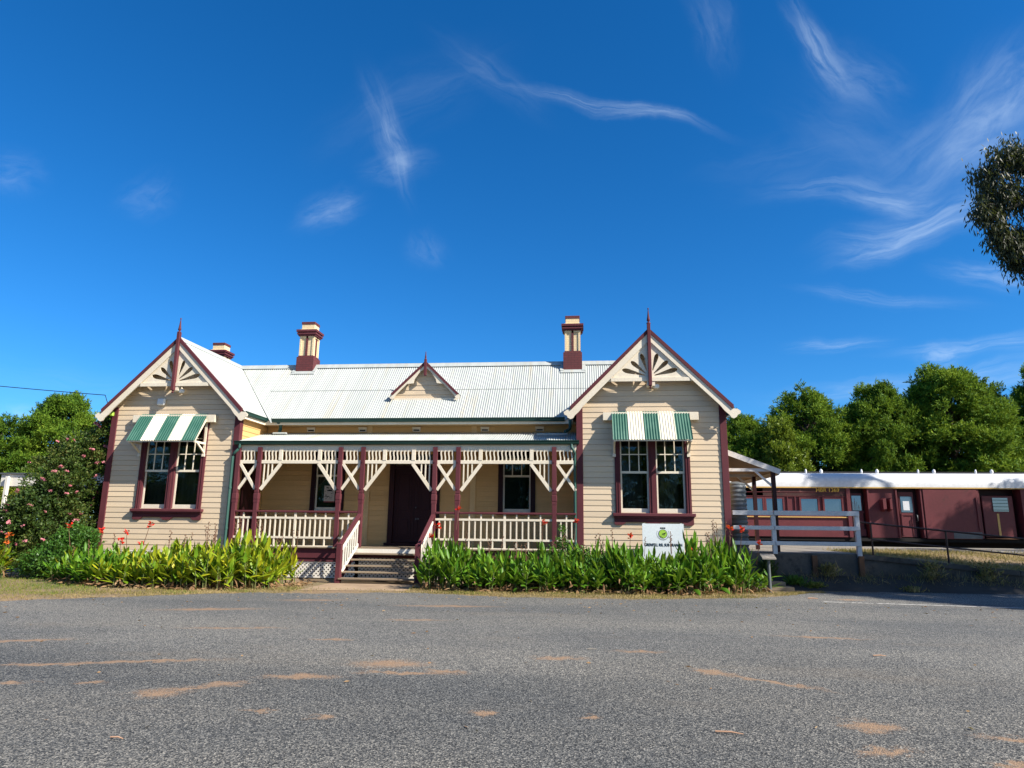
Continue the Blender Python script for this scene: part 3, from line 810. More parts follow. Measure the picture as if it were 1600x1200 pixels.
def awning(c):
    """curved strip of corrugated iron in green and cream on timber brackets"""
    x0 = c - 1.11; wd = 2.22; n = 29 * 6
    prof = [(-0.05, 4.915), (-0.13, 4.875), (-0.20, 4.79), (-0.70, 4.005)]
    mats = [M['awn_green'], M['awn_white']]
    mb = MB()
    rowsv = []
    for j, (y, z) in enumerate(prof):
        dy, dz = (prof[min(j + 1, 3)][0] - prof[max(j - 1, 0)][0], prof[min(j + 1, 3)][1] - prof[max(j - 1, 0)][1])
        L = math.hypot(dy, dz); ny, nz_ = dz / L, -dy / L
        if nz_ < 0: ny, nz_ = -ny, -nz_
        rowsv.append([(x0 + wd * i / n, y + ny * 0.011 * math.cos(2 * math.pi * i / 6), z + nz_ * 0.011 * math.cos(2 * math.pi * i / 6)) for i in range(n + 1)])
    for j in range(3):
        for i in range(n):
            k = int(5 * (i + 0.5) / n)
            mb.add([rowsv[j][i], rowsv[j][i + 1], rowsv[j + 1][i + 1], rowsv[j + 1][i]], [(0, 1, 2, 3)], k % 2, True)
    me = mb
    a = part('awning', me, mats, house)
    bm = bmesh.new(); bm.from_mesh(a.data); bmesh.ops.remove_doubles(bm, verts=bm.verts, dist=0.0004); bm.to_mesh(a.data); bm.free()
    part('head_box', MB().box(c - 1.37, -0.16, 4.64, c + 1.37, -0.02, 4.875, bev=0.008), M['trim'], a)
    for sg in (-1, 1):
        x = c + sg * 1.06; b = MB()
        b.box(x - 0.035, -0.08, 3.62, x + 0.035, -0.018, 4.64)
        b.bar((x, -0.10, 4.78), (x, -0.66, 3.99), 0.05, 0.05)
        b.bar((x, -0.06, 3.98), (x, -0.66, 3.98), 0.05, 0.06)
        b.bar((x, -0.07, 3.70), (x, -0.50, 3.96), 0.045, 0.05)
        b.box(x - 0.045, -0.10, 3.58, x + 0.045, -0.018, 3.66)
        part('bracket', b, M['trim'], a)
    fb = MB().bar((c - 1.09, -0.655, 3.985), (c + 1.09, -0.655, 3.985), 0.03, 0.035)
    for sx in (-0.36, 0.36):
        fb.bar((c + sx, -0.10, 4.78), (c + sx, -0.655, 3.985), 0.035, 0.04)
    part('batten', fb, M['trim'], a)
for wc, ac in ((WL, 2.16), (WR, 16.87)):
    sash_window(wc, 2.14, 1.98, 4.56, 0.0, house, 2)
    awning(ac)
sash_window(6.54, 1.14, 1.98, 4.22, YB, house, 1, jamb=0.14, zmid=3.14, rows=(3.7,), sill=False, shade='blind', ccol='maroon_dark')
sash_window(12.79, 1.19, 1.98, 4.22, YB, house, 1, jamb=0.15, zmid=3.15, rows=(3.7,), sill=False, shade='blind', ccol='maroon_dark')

# ---------------- doors
def panelled_leaf(mb, x0, x1, z0, z1, Y):
    mb.box(x0, Y, z0, x1, Y + 0.045, z1)
    w = x1 - x0
    for za, zb in ((z0 + 0.16, z0 + 0.80), (z0 + 0.98, z1 - 0.14)):
        xa, xb = x0 + 0.11, x1 - 0.11
        for (p, q) in (((xa, za), (xb, za)), ((xb, za), (xb, zb)), ((xb, zb), (xa, zb)), ((xa, zb), (xa, za))):
            mb.bar((p[0], Y - 0.006, p[1]), (q[0], Y - 0.006, q[1]), 0.03, 0.03)
        mb.box(xa + 0.07, Y - 0.012, za + 0.07, xb - 0.07, Y + 0.01, zb - 0.07, bev=0.008)
    mb.box(x0 + 0.03, Y - 0.012, z0 + 0.84, x1 - 0.03, Y + 0.01, z0 + 0.93)
fr = MB().box(8.62, YB - 0.06, ZF + 0.02, 8.78, YB + 0.1, 3.95).box(10.14, YB - 0.06, ZF + 0.02, 10.30, YB + 0.1, 3.95).box(8.60, YB - 0.07, 3.95, 10.32, YB + 0.1, 4.08)
fr.box(8.78, YB - 0.02, 3.40, 10.14, YB + 0.1, 3.47).box(8.54, YB - 0.13, ZF + 0.01, 10.38, YB + 0.05, ZF + 0.10, bev=0.01)
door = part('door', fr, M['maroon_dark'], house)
for xa, xb in ((8.785, 9.457), (9.463, 10.135)):
    mb = MB(); panelled_leaf(mb, xa, xb, ZF + 0.11, 3.395, YB + 0.03); part('door_leaf', mb, M['maroon_dark'], door)
part('handle', MB().lathe((9.53, YB - 0.03, 2.13), [(0.0, -0.025), (0.02, -0.018), (0.026, 0), (0.02, 0.018), (0.0, 0.025)], 10).tube([(9.53, YB - 0.03, 2.13), (9.53, YB + 0.03, 2.13)], 0.01, 6), M['metal'], door)
part('lock', MB().box(9.51, YB + 0.008, 1.74, 9.55, YB + 0.02, 1.80).box(9.585, YB + 0.008, 1.75, 9.625, YB + 0.02, 1.80), M['metal'], door)
tr = MB().box(8.80, YB + 0.03, 3.49, 10.12, YB + 0.04, 3.93)
part('transom_light', tr, M['blind'], door)
tr = MB().box(8.80, YB + 0.015, 3.49, 10.12, YB + 0.03, 3.53)
for i in range(11):
    tr.box(8.86 + i * 0.12, YB + 0.018, 3.53, 8.872 + i * 0.12, YB + 0.028, 3.90)
part('transom_bars', tr, M['timber'], door)
# dark side door in the left wing, at the end of the verandah
sd = MB().box(4.29, 0.38, ZF + 0.02, 4.36, 0.48, 3.55).box(4.29, 1.45, ZF + 0.02, 4.36, 1.55, 3.55).box(4.29, 0.38, 3.45, 4.36, 1.55, 3.55).box(4.27, 0.48, ZF + 0.02, 4.31, 1.45, 3.45)
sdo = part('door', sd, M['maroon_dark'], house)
mb = MB()
for za, zb in ((1.1, 1.8), (2.0, 3.3)):
    for ya, yb in ((0.56, 0.92), (1.0, 1.37)):
        mb.box(4.305, ya, za, 4.322, yb, zb, bev=0.006)
part('door_panel', mb, M['maroon_dark'], sdo)

# ---------------- verandah
fl = MB()
y = -0.14
while y < YB:
    fl.box(4.3, y, ZF - 0.035, 14.73, min(y + 0.088, YB), ZF + random.uniform(-0.002, 0.002)); y += 0.095
part('verandah_floor', fl, M['timber'], house)
part('edge_beam', MB().box(4.3, -0.06, 0.60, 8.18, 0.06, 0.885).box(10.62, -0.06, 0.60, 14.73, 0.06, 0.885).box(8.18, 0.02, 0.62, 10.62, 0.08, 0.885).box(4.3, -0.03, 0.49, 8.18, 0.05, 0.585).box(10.62, -0.03, 0.49, 14.73, 0.05, 0.585), M['maroon'], house)
vr = part('verandah_roof', corrugated((4.30, -0.16, 4.035), (1, 0, 0), (0, 2.01, 0.525), 10.43, 2.08), M['roof'], house)
part('ceiling', MB().add([(4.3, 0.06, 4.02), (14.73, 0.06, 4.02), (14.73, YB, 4.47), (4.3, YB, 4.47)], [(0, 1, 2, 3)]), M['soffit'], house)
part('gutter', gutter((4.22, -0.06, 3.945), (14.80, -0.06, 3.945), (0, -1, 0)), M['green'], house)
part('verandah_beam', MB().box(4.3, -0.04, 3.79, 14.73, 0.05, 4.02), M['trim'], house)
mb = MB().tube([(4.40, -0.11, 3.97), (4.40, -0.12, 3.86), (4.37, -0.13, 3.80), (4.22, -0.13, 3.66), (4.20, -0.10, 3.58), (4.20, -0.10, 0.85)], 0.04)
mb.tube([(4.20, -0.10, 2.6), (4.20, -0.10, 2.66)], 0.05).tube([(4.20, -0.10, 1.4), (4.20, -0.10, 1.46)], 0.05)
part('downpipe', mb, M['pipe_green'], house)
mb = MB().tube([(14.58, -0.10, 3.97), (14.58, -0.11, 3.86), (14.62, -0.12, 3.80), (14.67, -0.08, 3.68), (14.67, -0.03, 3.58), (14.67, -0.03, 0.6)], 0.04)
part('downpipe', mb, M['pipe_green'], house)

PX = [5.045, 7.61, 8.31, 10.525, 11.225, 14.07]
def post_mb(x, top=3.87, half=False):
    mb = MB(); w = 0.064
    a, b = (x - w, x + w) if not half else (x - 0.01, x + w)
    mb.box(a, -0.10, 3.80, b, -0.042, top)            # capping block on the beam
    mb.box(a, -0.10, 2.50, b, 0.03, 3.80, bev=0.005)
    mb.box(a - 0.012, -0.112, 2.29, b + 0.012, 0.042, 2.47, bev=0.01)
    mb.box(a + 0.008, -0.092, 2.47, b - 0.008, 0.022, 2.50)
    mb.box(a - 0.004, -0.104, 2.20, b + 0.004, 0.034, 2.29)
    mb.box(a + 0.002, -0.098, ZF, b - 0.002, 0.028, 2.20, bev=0.005)
    return mb
posts = []
for x in PX + [4.36]:
    p = part('verandah_post', post_mb(x), M['maroon'], house)
    mb = MB()
    for z in (3.42, 2.62):
        mb.lathe((x, -0.118, z), [(0.0, 0)], 8) if False else mb.tube([(x, -0.118, z), (x, -0.095, z)], 0.022, 10)
    if x != 4.36:
        part('bolt_head', mb, M['maroon'], p)
    posts.append(p)

# friezes between the posts
slat = MB()
n = 7
sv = []
for j in range(n + 1):
    z = 0.32 * j / n; dx = 0.011 * math.sin(2 * math.pi * j / n)
    sv.append((dx, z))
for j in range(n):
    (d0, z0), (d1, z1) = sv[j], sv[j + 1]
    slat.add([(d0 - 0.019, 0, z0), (d0 + 0.019, 0, z0), (d1 + 0.019, 0, z1), (d1 - 0.019, 0, z1), (d0 - 0.019, 0.022, z0), (d0 + 0.019, 0.022, z0), (d1 + 0.019, 0.022, z1), (d1 - 0.019, 0.022, z1)],
             [(0, 1, 2, 3), (7, 6, 5, 4), (1, 5, 6, 2), (4, 0, 3, 7)] + ([(0, 4, 5, 1)] if j == 0 else []) + ([(3, 2, 6, 7)] if j == n - 1 else []))
slat_me = slat.mesh('frieze_slat', M['trim'])
def frieze(xa, xb, kind):
    rail = MB().box(xa, -0.055, 3.37, xb, -0.005, 3.475, bev=0.006).box(xa, -0.035, 3.745, xb, 0.0, 3.79)
    f = part('frieze', rail, M['trim'], house)
    blocks = []
    if kind == 'wide':
        blocks = [xa + 0.60, xb - 0.60]
        for b in blocks:
            part('block', MB().box(b - 0.055, -0.065, 3.475, b + 0.055, -0.006, 3.79), M['trim'], f)
        for sg, x in ((1, xa), (-1, xb)):
            br = MB().bar((x + sg * 0.03, -0.035, 2.585), (x + sg * 0.62, -0.035, 3.372), 0.10, 0.045, up=(0, 1, 0))
            part('brace', br, M['trim'], f)
            ss = MB()
            for k in range(3):
                xx = x + sg * (0.10 + 0.125 * k); zz = 2.585 + (xx - x) * sg * 1.333 - 0.02 + 0.06
                ss.box(xx - 0.018, -0.045, zz, xx + 0.018, -0.02, 3.37)
            part('brace_slat', ss, M['trim'], f)
    else:
        part('brace', MB().bar((xa + 0.01, -0.035, 2.60), (xb - 0.02, -0.035, 3.37), 0.085, 0.035, up=(0, 1, 0)), M['trim'], f)
        part('brace', MB().bar((xb - 0.01, -0.050, 2.60), (xa + 0.02, -0.050, 3.37), 0.085, 0.030, up=(0, 1, 0)), M['trim'], f)
    cells = [xa] + [b for b in blocks] + [xb]
    for i in range(len(cells) - 1):
        a = cells[i] + (0.055 if i else 0.0); b = cells[i + 1] - (0.055 if i < len(cells) - 2 else 0.0)
        k = max(1, round((b - a) / 0.117) - 1)
        for j in range(k):
            place('frieze_slat', slat_me, (a + (b - a) * (j + 1) / (k + 1), -0.045, 3.45), f)
W_ = 0.064
frieze(4.42, PX[0] - W_, 'x'); frieze(PX[0] + W_, PX[1] - W_, 'wide'); frieze(PX[1] + W_, PX[2] - W_, 'x'); frieze(PX[2] + W_, PX[3] - W_, 'wide')
frieze(PX[3] + W_, PX[4] - W_, 'x'); frieze(PX[4] + W_, PX[5] - W_, 'wide'); frieze(PX[5] + W_, 14.70, 'x')

bal_long = MB().box(-0.02, -0.055, 0.95 - ZF, 0.02, -0.02, 1.90 - ZF).mesh('baluster', M['trim'])
bal_short = MB().box(-0.019, -0.052, 1.17 - ZF, 0.019, -0.022, 1.76 - ZF).mesh('baluster', M['trim'])
bal_wide = MB().box(-0.033, -0.06, 0.95 - ZF, 0.033, -0.018, 1.90 - ZF).mesh('baluster', M['trim'])
def railing(xa, xb, bal):
    h = MB().box(xa, -0.095, 1.905, xb, 0.02, 1.965, bev=0.012)
    r = part('railing', h, M['maroon'], house)
    part('rail', MB().box(xa, -0.062, 1.72, xb, -0.012, 1.78), M['trim'], r)
    part('rail', MB().box(xa, -0.062, 1.15, xb, -0.012, 1.21), M['trim'], r)
    part('rail', MB().box(xa, -0.075, 0.885, xb, -0.005, 0.95), M['trim'], r)
    for x, k in bal:
        place('baluster', {'l': bal_long, 's': bal_short, 'w': bal_wide}[k], (x, 0.0, ZF), r)
railing(4.42, PX[0] - W_, [(4.53, 's'), (4.69, 'l'), (4.84, 's')])
xs = [5.23 + 0.1555 * i for i in range(15)]
railing(PX[0] + W_, PX[1] - W_, [(x, 'w' if i == 7 else ('l' if i % 2 else 's')) for i, x in enumerate(xs)])
railing(PX[1] + W_, PX[2] - W_, [(7.79, 's'), (7.96, 'l'), (8.12, 's')])
railing(PX[3] + W_, PX[4] - W_, [(10.71, 's'), (10.875, 'l'), (11.03, 's')])
xs = [11.42 + 0.1733 * i for i in range(15)]
railing(PX[4] + W_, PX[5] - W_, [(x, 'w' if i == 7 else ('l' if i % 2 else 's')) for i, x in enumerate(xs)])
railing(PX[5] + W_, 14.70, [(14.26, 's'), (14.42, 'l'), (14.57, 's')])

# ---------------- front steps
NX = (8.215, 10.42)
st = MB()
for sx in NX:
    st.prism([(-0.14, 0.885), (-0.14, 0.62), (-1.25, 0.0), (-1.36, 0.0), (-1.36, 0.10), (-0.06, 0.885)], sx - 0.03, sx + 0.03, axis='x')
steps = part('front_steps', st, M['maroon'], house)
for k in range(5):
    z = ZF - 0.155 * (k + 1); y1 = -0.14 - 0.26 * k
    part('tread', MB().box(NX[0] + 0.03, y1 - 0.27, z - 0.04, NX[1] - 0.03, y1 + 0.005, z, bev=0.006), M['timber'], steps)
part('riser', MB().box(NX[0] + 0.03, -0.165, ZF - 0.15, NX[1] - 0.03, -0.142, ZF - 0.036), M['white'], steps)
for sx in NX:
    nw = MB().box(sx - 0.07, -1.42, 0.0, sx + 0.07, -1.28, 1.04, bev=0.008)
    nw.add([(sx - 0.075, -1.425, 1.04), (sx + 0.075, -1.425, 1.04), (sx + 0.075, -1.275, 1.04), (sx - 0.075, -1.275, 1.04), (sx, -1.35, 1.10)], [(0, 1, 4), (1, 2, 4), (2, 3, 4), (3, 0, 4)])
    part('newel_post', nw, M['maroon'], steps)
    px = PX[2] if sx < 9 else PX[3]
    hr = MB().bar((px, -0.06, 1.88), (sx, -1.30, 1.03), 0.10, 0.06)
    part('handrail', hr, M['maroon'], steps)
    br = MB().bar((px, -0.08, 1.66), (sx, -1.30, 0.82), 0.035, 0.07).bar((px, -0.08, 1.00), (sx, -1.30, 0.17), 0.035, 0.07)
    part('rail', br, M['white'], steps)
    for i in range(8):
        t = (i + 0.6) / 8.2
        y = -0.10 - 1.2 * t; x = px + (sx - px) * t; z = 1.00 - 0.83 * t
        part('baluster', MB().box(x - 0.014, y - 0.022, z - 0.02, x + 0.014, y + 0.022, z + 0.66), M['white'], steps)

# ---------------- small fittings
ab = MB().box(1.50, -0.13, 5.20, 1.76, -0.02, 5.42, bev=0.035)
part('alarm_box', ab, M['plastic'], house)
for c in (GL, GR):
    fl = MB().box(c + 0.10, -0.24, 5.575, c + 0.27, -0.12, 5.70, bev=0.03).tube([(c + 0.12, -0.12, 5.66), (c + 0.10, -0.02, 5.67)], 0.03, 8)
    part('floodlight', fl, M['plastic'], house)
el = MB().box(-0.08, -0.12, 4.86, 0.06, -0.02, 5.02, bev=0.02)
part('cable_bracket', el, M['lime'], house)

# lean-to porch on the right side of the building
pr = MB().add([(19.05, 0.55, 3.88), (20.62, 0.55, 3.28), (20.62, 6.5, 3.28), (19.05, 6.5, 3.88)], [(0, 1, 2, 3)])
porch = part('side_porch', corrugated((20.62, 0.55, 3.28), (0, 1, 0), (-1.57, 0, 0.60), 5.9, 1.68), M['roof'], house)
mb = MB().bar((19.06, 0.53, 3.80), (20.60, 0.53, 3.205), 0.035, 0.15).bar((19.04, 0.60, 3.27), (20.45, 0.60, 3.27), 0.05, 0.09)
mb.bar((20.57, 0.6, 3.18), (20.57, 6.4, 3.18), 0.03, 0.12)
mb.bar((19.9, 0.62, 3.25), (20.40, 0.62, 2.78), 0.05, 0.06).bar((19.9, 2.92, 3.25), (20.40, 2.92, 2.78), 0.05, 0.06).bar((19.04, 2.9, 3.27), (20.45, 2.9, 3.27), 0.05, 0.09)
part('porch_frame', mb, M['greywood'], porch)
mb = MB().add([(19.05, 0.56, 3.84), (20.60, 0.56, 3.24), (20.60, 6.4, 3.24), (19.05, 6.4, 3.84)], [(0, 1, 2, 3)])
part('porch_lining', mb, M['soffit'], porch)
for y in (0.62, 2.92, 5.3):
    part('porch_post', MB().box(20.36, y - 0.055, 0.9, 20.47, y + 0.055, 3.24), M['maroon_dark'], porch)

# poster and board sign
ps = empty('poster', (6.60, YB + 0.03, 2.28), 'pale printed poster with a red strip, stuck inside the left verandah window', 'poster')
YP = YB + 0.058
part('sheet', MB().box(6.40, YP, 2.28, 6.76, YP + 0.003, 2.82), M['paper'], ps)
pm = MB()
rng = random.Random(5)
for k in range(26):
    x = 6.42 + rng.random() * 0.26; z = 2.36 + rng.random() * 0.40
    pm.box(x, YP - 0.002, z, x + rng.uniform(0.02, 0.07), YP - 0.0005, z + rng.uniform(0.008, 0.03))
pm.box(6.50, YP - 0.002, 2.64, 6.67, YP - 0.0005, 2.68)
part('print', pm, M['ink'], ps)
part('red_strip', MB().box(6.40, YP - 0.002, 2.28, 6.76, YP - 0.0005, 2.315), M['red'], ps)

sg_ = empty('sign_board', (17.1, -0.4, 0.0), 'white sign board with a green round emblem among the cannas under the right window', 'sign')
part('board', MB().box(16.53, -0.42, 0.62, 17.66, -0.385, 1.69), M['sign'], sg_)
part('sign_leg', MB().box(16.56, -0.38, 0.0, 16.62, -0.34, 1.70), M['greywood'], sg_)
part('sign_leg', MB().box(17.57, -0.38, 0.0, 17.63, -0.34, 1.70), M['greywood'], sg_)
def on_board(me, x, z, name, mat, Y=-0.4245):
    me.transform(Matrix.Rotation(R(90), 4, 'X')); me.materials.clear(); me.materials.append(mat)
    o = bpy.data.objects.new(name, me); COL.objects.link(o); o.parent = sg_; o.location = Vector((x, Y, z)) - sg_.location
tm_ = text_mesh('GRENFELL RSL SUB BRANCH', 0.108, 0.002, 0.0015)
xs_ = [v.co.x for v in tm_.vertices]
tm_.transform(Matrix.Diagonal((1.02 / (max(xs_) - min(xs_)), 1.0, 1.0, 1.0)))
on_board(tm_, 17.095, 1.115, 'lettering', M['ink'])
mb = MB()
cx, cz = 17.09, 1.415
mb.add([(cx + 0.105 * math.cos(2 * math.pi * k / 32), -0.423, cz + 0.115 * math.sin(2 * math.pi * k / 32)) for k in range(32)], [tuple(range(32))])
part('emblem', mb, M['lime'], sg_)
mb = MB()
def ring(r0, r1, a0, a1, n=30, y=-0.4245, dz=0.0):
    for k in range(n):
        t0 = R(a0 + (a1 - a0) * k / n); t1 = R(a0 + (a1 - a0) * (k + 1) / n)
        mb.add([(cx + r * math.cos(t), y, cz + dz + r * math.sin(t)) for r, t in ((r0, t0), (r1, t0), (r1, t1), (r0, t1))], [(0, 1, 2, 3)])
ring(0.112, 0.122, 0, 360); ring(0.150, 0.156, 200, 340); ring(0.085, 0.098, 215, 265); ring(0.165, 0.170, 150, 390)
# dark creature shape inside the emblem: body, legs and tail
mb.add([(cx + a, -0.4245, cz + b) for a, b in [(-0.03, 0.0), (0.0, 0.012), (0.04, 0.02), (0.075, 0.045), (0.085, 0.03), (0.06, -0.002), (0.04, -0.012), (0.035, -0.05), (0.02, -0.05), (0.018, -0.012), (-0.01, -0.012), (-0.025, -0.045), (-0.035, -0.04), (-0.025, -0.01)]], [tuple(range(14))])
for a in (-0.05, 0, 0.05):
    mb.box(cx + a - 0.02, -0.4245, cz + 0.14, cx + a + 0.02, -0.4235, cz + 0.175)
part('emblem_outline', mb, M['ink'], sg_)
# ================================================================== GROUND, ROAD, RAMP
def ground_mat():
    m, nt, b = new_mat('dry ground')
    v = coords(nt)
    col = mixc(nt, ramp(nt, noise(nt, v, 0.7, 6), 0.35, 0.65), (0.27, 0.18, 0.105), (0.20, 0.155, 0.075))
    col = mixc(nt, ramp(nt, noise(nt, v, 14, 5), 0.45, 0.7), col, (0.13, 0.10, 0.06))
    col = mixc(nt, ramp(nt, noise(nt, v, 60, 3), 0.55, 0.75, 0, 0.6), col, (0.36, 0.28, 0.17))
    nt.links.new(col, b.inputs['Base Color']); b.inputs['Roughness'].default_value = 0.95
    bump(nt, b, noise(nt, v, 40, 4), 0.7, 0.02)
    return m
M['ground'] = ground_mat()
PATCH = [(7.5, -11.15, 0.55, 0.07, 0.4), (9.0, -12.50, 0.75, 0.055, 0.3), (9.9, -12.20, 0.75, 0.06, 0.28), (9.3, -13.42, 0.2, 0.05, 0.2), (10.05, -13.25, 0.14, 0.05, 0.2),
         (10.95, -13.55, 0.22, 0.13, 0.5), (11.35, -13.12, 0.2, 0.07, 0.5), (11.95, -12.68, 0.42, 0.075, 0.15), (11.15, -13.32, 0.2, 0.05, 0.6), (12.7, -11.88, 0.42, 0.16, 0.1), (13.0, -12.32, 0.5, 0.05, 0.05), (13.4, -12.2, 0.2, 0.06, 0.0),
         (12.15, -14.02, 0.12, 0.04, 0.1), (12.76, -14.13, 0.09, 0.05, 0.3), (14.05, -13.84, 0.11, 0.09, 0.2), (14.95, -13.8, 0.08, 0.06, 0.2), (16.35, -11.75, 0.30, 0.09, -0.7), (16.8, -12.12, 0.62, 0.055, -0.6),
         (18.4, -8.95, 0.6, 0.05, -0.1), (17.1, -14.40, 0.22, 0.07, 0.3), (17.25, -13.72, 0.22, 0.11, 0.2), (18.25, -13.95, 0.25, 0.06, -0.2), (11.4, -10.36, 0.3, 0.05, 0.1), (15.6, -10.6, 0.3, 0.06, 0.0), (14.6, -11.2, 0.3, 0.07, 0.1), (17.9, -14.6, 0.16, 0.05, 0.2), (9.6, -9.6, 0.8, 0.06, 0.2), (21.0, -3.0, 0.3, 0.12, 0.0), (12.2, -6.1, 1.0, 0.10, 0.1), (8.0, -7.5, 0.9, 0.12, 0.3), (9.2, -5.6, 0.7, 0.10, 0.2), (12.1, -8.2, 0.5, 0.06, 0.1)]
def asphalt_mat():
    m, nt, b = new_mat('chip seal asphalt')
    v = coords(nt)
    vo = N(nt, 'ShaderNodeTexVoronoi'); vo.inputs['Scale'].default_value = 95.0; nt.links.new(v, vo.inputs['Vector'])
    sp = N(nt, 'ShaderNodeSeparateColor'); nt.links.new(vo.outputs['Color'], sp.inputs[0])
    cr = N(nt, 'ShaderNodeValToRGB'); nt.links.new(sp.outputs[0], cr.inputs[0])
    e = cr.color_ramp.elements
    e[0].color = (0.018, 0.020, 0.023, 1); e[1].color = (0.42, 0.41, 0.38, 1)
    for p, c in ((0.26, (0.058, 0.062, 0.067, 1)), (0.58, (0.128, 0.134, 0.138, 1)), (0.84, (0.22, 0.22, 0.21, 1))):
        x = e.new(p); x.color = c
    big = ramp(nt, noise(nt, coords(nt, (0.35, 0.9, 1)), 0.45, 5), 0.33, 0.7)
    col = mixc(nt, big, cr.outputs[0], mixc(nt, 1.0, cr.outputs[0], (0.64, 0.68, 0.74), 'MULTIPLY'))
    #, 0.58, 0.62), 'MULTIPLY')
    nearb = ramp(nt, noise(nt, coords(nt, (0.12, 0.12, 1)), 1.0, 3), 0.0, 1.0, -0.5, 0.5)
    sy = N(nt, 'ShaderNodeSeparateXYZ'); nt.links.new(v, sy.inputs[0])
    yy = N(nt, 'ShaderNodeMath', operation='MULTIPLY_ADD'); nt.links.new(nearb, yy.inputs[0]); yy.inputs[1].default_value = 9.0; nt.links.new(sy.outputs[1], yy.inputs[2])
    col = mixc(nt, ramp(nt, yy.outputs[0], -13.5, -9.0, 1.0, 0.0), col, mixc(nt, 1.0, col, (0.78, 0.78, 0.78), 'MULTIPLY'))  # vignette painted into the colour: asphalt darker towards the viewpoint, broken by noise
    col = mixc(nt, 1.0, col, (1.22, 1.16, 1.07), 'MULTIPLY')
    dusty = ramp(nt, noise(nt, coords(nt, (0.4, 1.5, 1)), 0.6, 6, 0.6), 0.55, 0.75, 0, 0.28)
    col = mixc(nt, dusty, col, (0.20, 0.165, 0.125))
    nz = N(nt, 'ShaderNodeTexNoise'); nz.inputs['Scale'].default_value = 6.0; nz.inputs['Detail'].default_value = 6; nt.links.new(v, nz.inputs['Vector'])
    ma = N(nt, 'ShaderNodeVectorMath', operation='MULTIPLY_ADD'); nt.links.new(nz.outputs['Color'], ma.inputs[0])
    ma.inputs[1].default_value = (0.5, 0.42, 0); ma.inputs[2].default_value = (-0.25, -0.21, 0)
    ad = N(nt, 'ShaderNodeVectorMath', operation='ADD'); nt.links.new(v, ad.inputs[0]); nt.links.new(ma.outputs[0], ad.inputs[1])
    acc = None
    for x, y, l, w, a in PATCH:
        mp = N(nt, 'ShaderNodeMapping', vector_type='TEXTURE')
        mp.inputs['Location'].default_value = (x, y, 0); mp.inputs['Rotation'].default_value = (0, 0, a); mp.inputs['Scale'].default_value = (l * 1.25, w * 1.7, 1)
        nt.links.new(ad.outputs[0], mp.inputs['Vector'])
        le = N(nt, 'ShaderNodeVectorMath', operation='LENGTH'); nt.links.new(mp.outputs[0], le.inputs[0])
        r_ = ramp(nt, le.outputs['Value'], 0.0, 1.5, 0.95, 0.0)
        if acc is None: acc = r_
        else:
            mx = N(nt, 'ShaderNodeMath', operation='MAXIMUM'); nt.links.new(acc, mx.inputs[0]); nt.links.new(r_, mx.inputs[1]); acc = mx.outputs[0]
    # dirt sits between the stones first
    th = N(nt, 'ShaderNodeMath', operation='MULTIPLY_ADD', use_clamp=True); nt.links.new(acc, th.inputs[0]); th.inputs[1].default_value = 1.55
    sub = N(nt, 'ShaderNodeMath', operation='MULTIPLY'); nt.links.new(sp.outputs[1], sub.inputs[0]); sub.inputs[1].default_value = -0.9
    nt.links.new(sub.outputs[0], th.inputs[2])
    dcol = mixc(nt, noise(nt, v, 9, 4), (0.34, 0.22, 0.135), (0.25, 0.165, 0.105))
    col = mixc(nt, th.outputs[0], col, dcol)
    nt.links.new(col, b.inputs['Base Color']); b.inputs['Roughness'].default_value = 0.85
    b.inputs['Specular IOR Level'].default_value = 0.25
    bump(nt, b, vo.outputs['Distance'], 0.6, 0.008)
    return m
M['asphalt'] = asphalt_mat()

def sheet(name, pts, z, mat, kind='structure'):
    mb = MB().add([(x, y, z) for x, y in pts], [tuple(range(len(pts)))])
    o = part(name, mb, mat); o['kind'] = kind
    return o
sheet('ground', [(-500, -400), (500, -400), (500, 600), (-500, 600)], 0.0, M['ground'])
EDGE = [(-30, -9.6), (-8, -9.2), (0, -8.2), (3.41, -7.09), (4.24, -6.41), (5.22, -5.8), (6.2, -5.01), (7.34, -4.35), (8.86, -4.25), (10.0, -3.75), (10.9, -3.6), (13.3, -4.12), (16.15, -3.94), (18.85, -3.06), (20.0, -2.1), (20.8, -1.0), (24, -0.55), (30, -0.6), (70, -0.6)]
ed = []
rng = random.Random(3)
for (xa, ya), (xb, yb) in zip(EDGE[:-1], EDGE[1:]):
    L = math.hypot(xb - xa, yb - ya); k = max(1, int(L / 0.12)) if -2 < xa < 32 else 1
    for i in range(k):
        t = i / k
        ed.append((xa + (xb - xa) * t, ya + (yb - ya) * t + (rng.uniform(-0.05, 0.05) + 0.08 * math.sin(7 * (xa + (xb - xa) * t))) * (k > 1)))
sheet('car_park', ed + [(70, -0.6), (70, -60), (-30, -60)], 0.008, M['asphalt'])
M['line'] = paint('worn white road paint', (0.62, 0.60, 0.56), (0.5, 0.48, 0.44), (0.10, 0.10, 0.10), big=2, fine=30, wear_at=(0.52, 0.60), rough=0.8)
sheet('parking_line', [(20.2, -3.66), (24.6, -4.13), (24.6, -4.05), (20.2, -3.55)], 0.012, M['line'])
M['path'] = paint('dusty concrete path', (0.40, 0.29, 0.19), (0.31, 0.22, 0.145), (0.2, 0.15, 0.1), big=1.2, fine=16, rough=0.9, wear_at=(0.58, 0.74))
sheet('path', [(7.95, -3.5), (10.55, -3.2), (10.55, -1.0), (8.05, -1.0)], 0.006, M['path'])

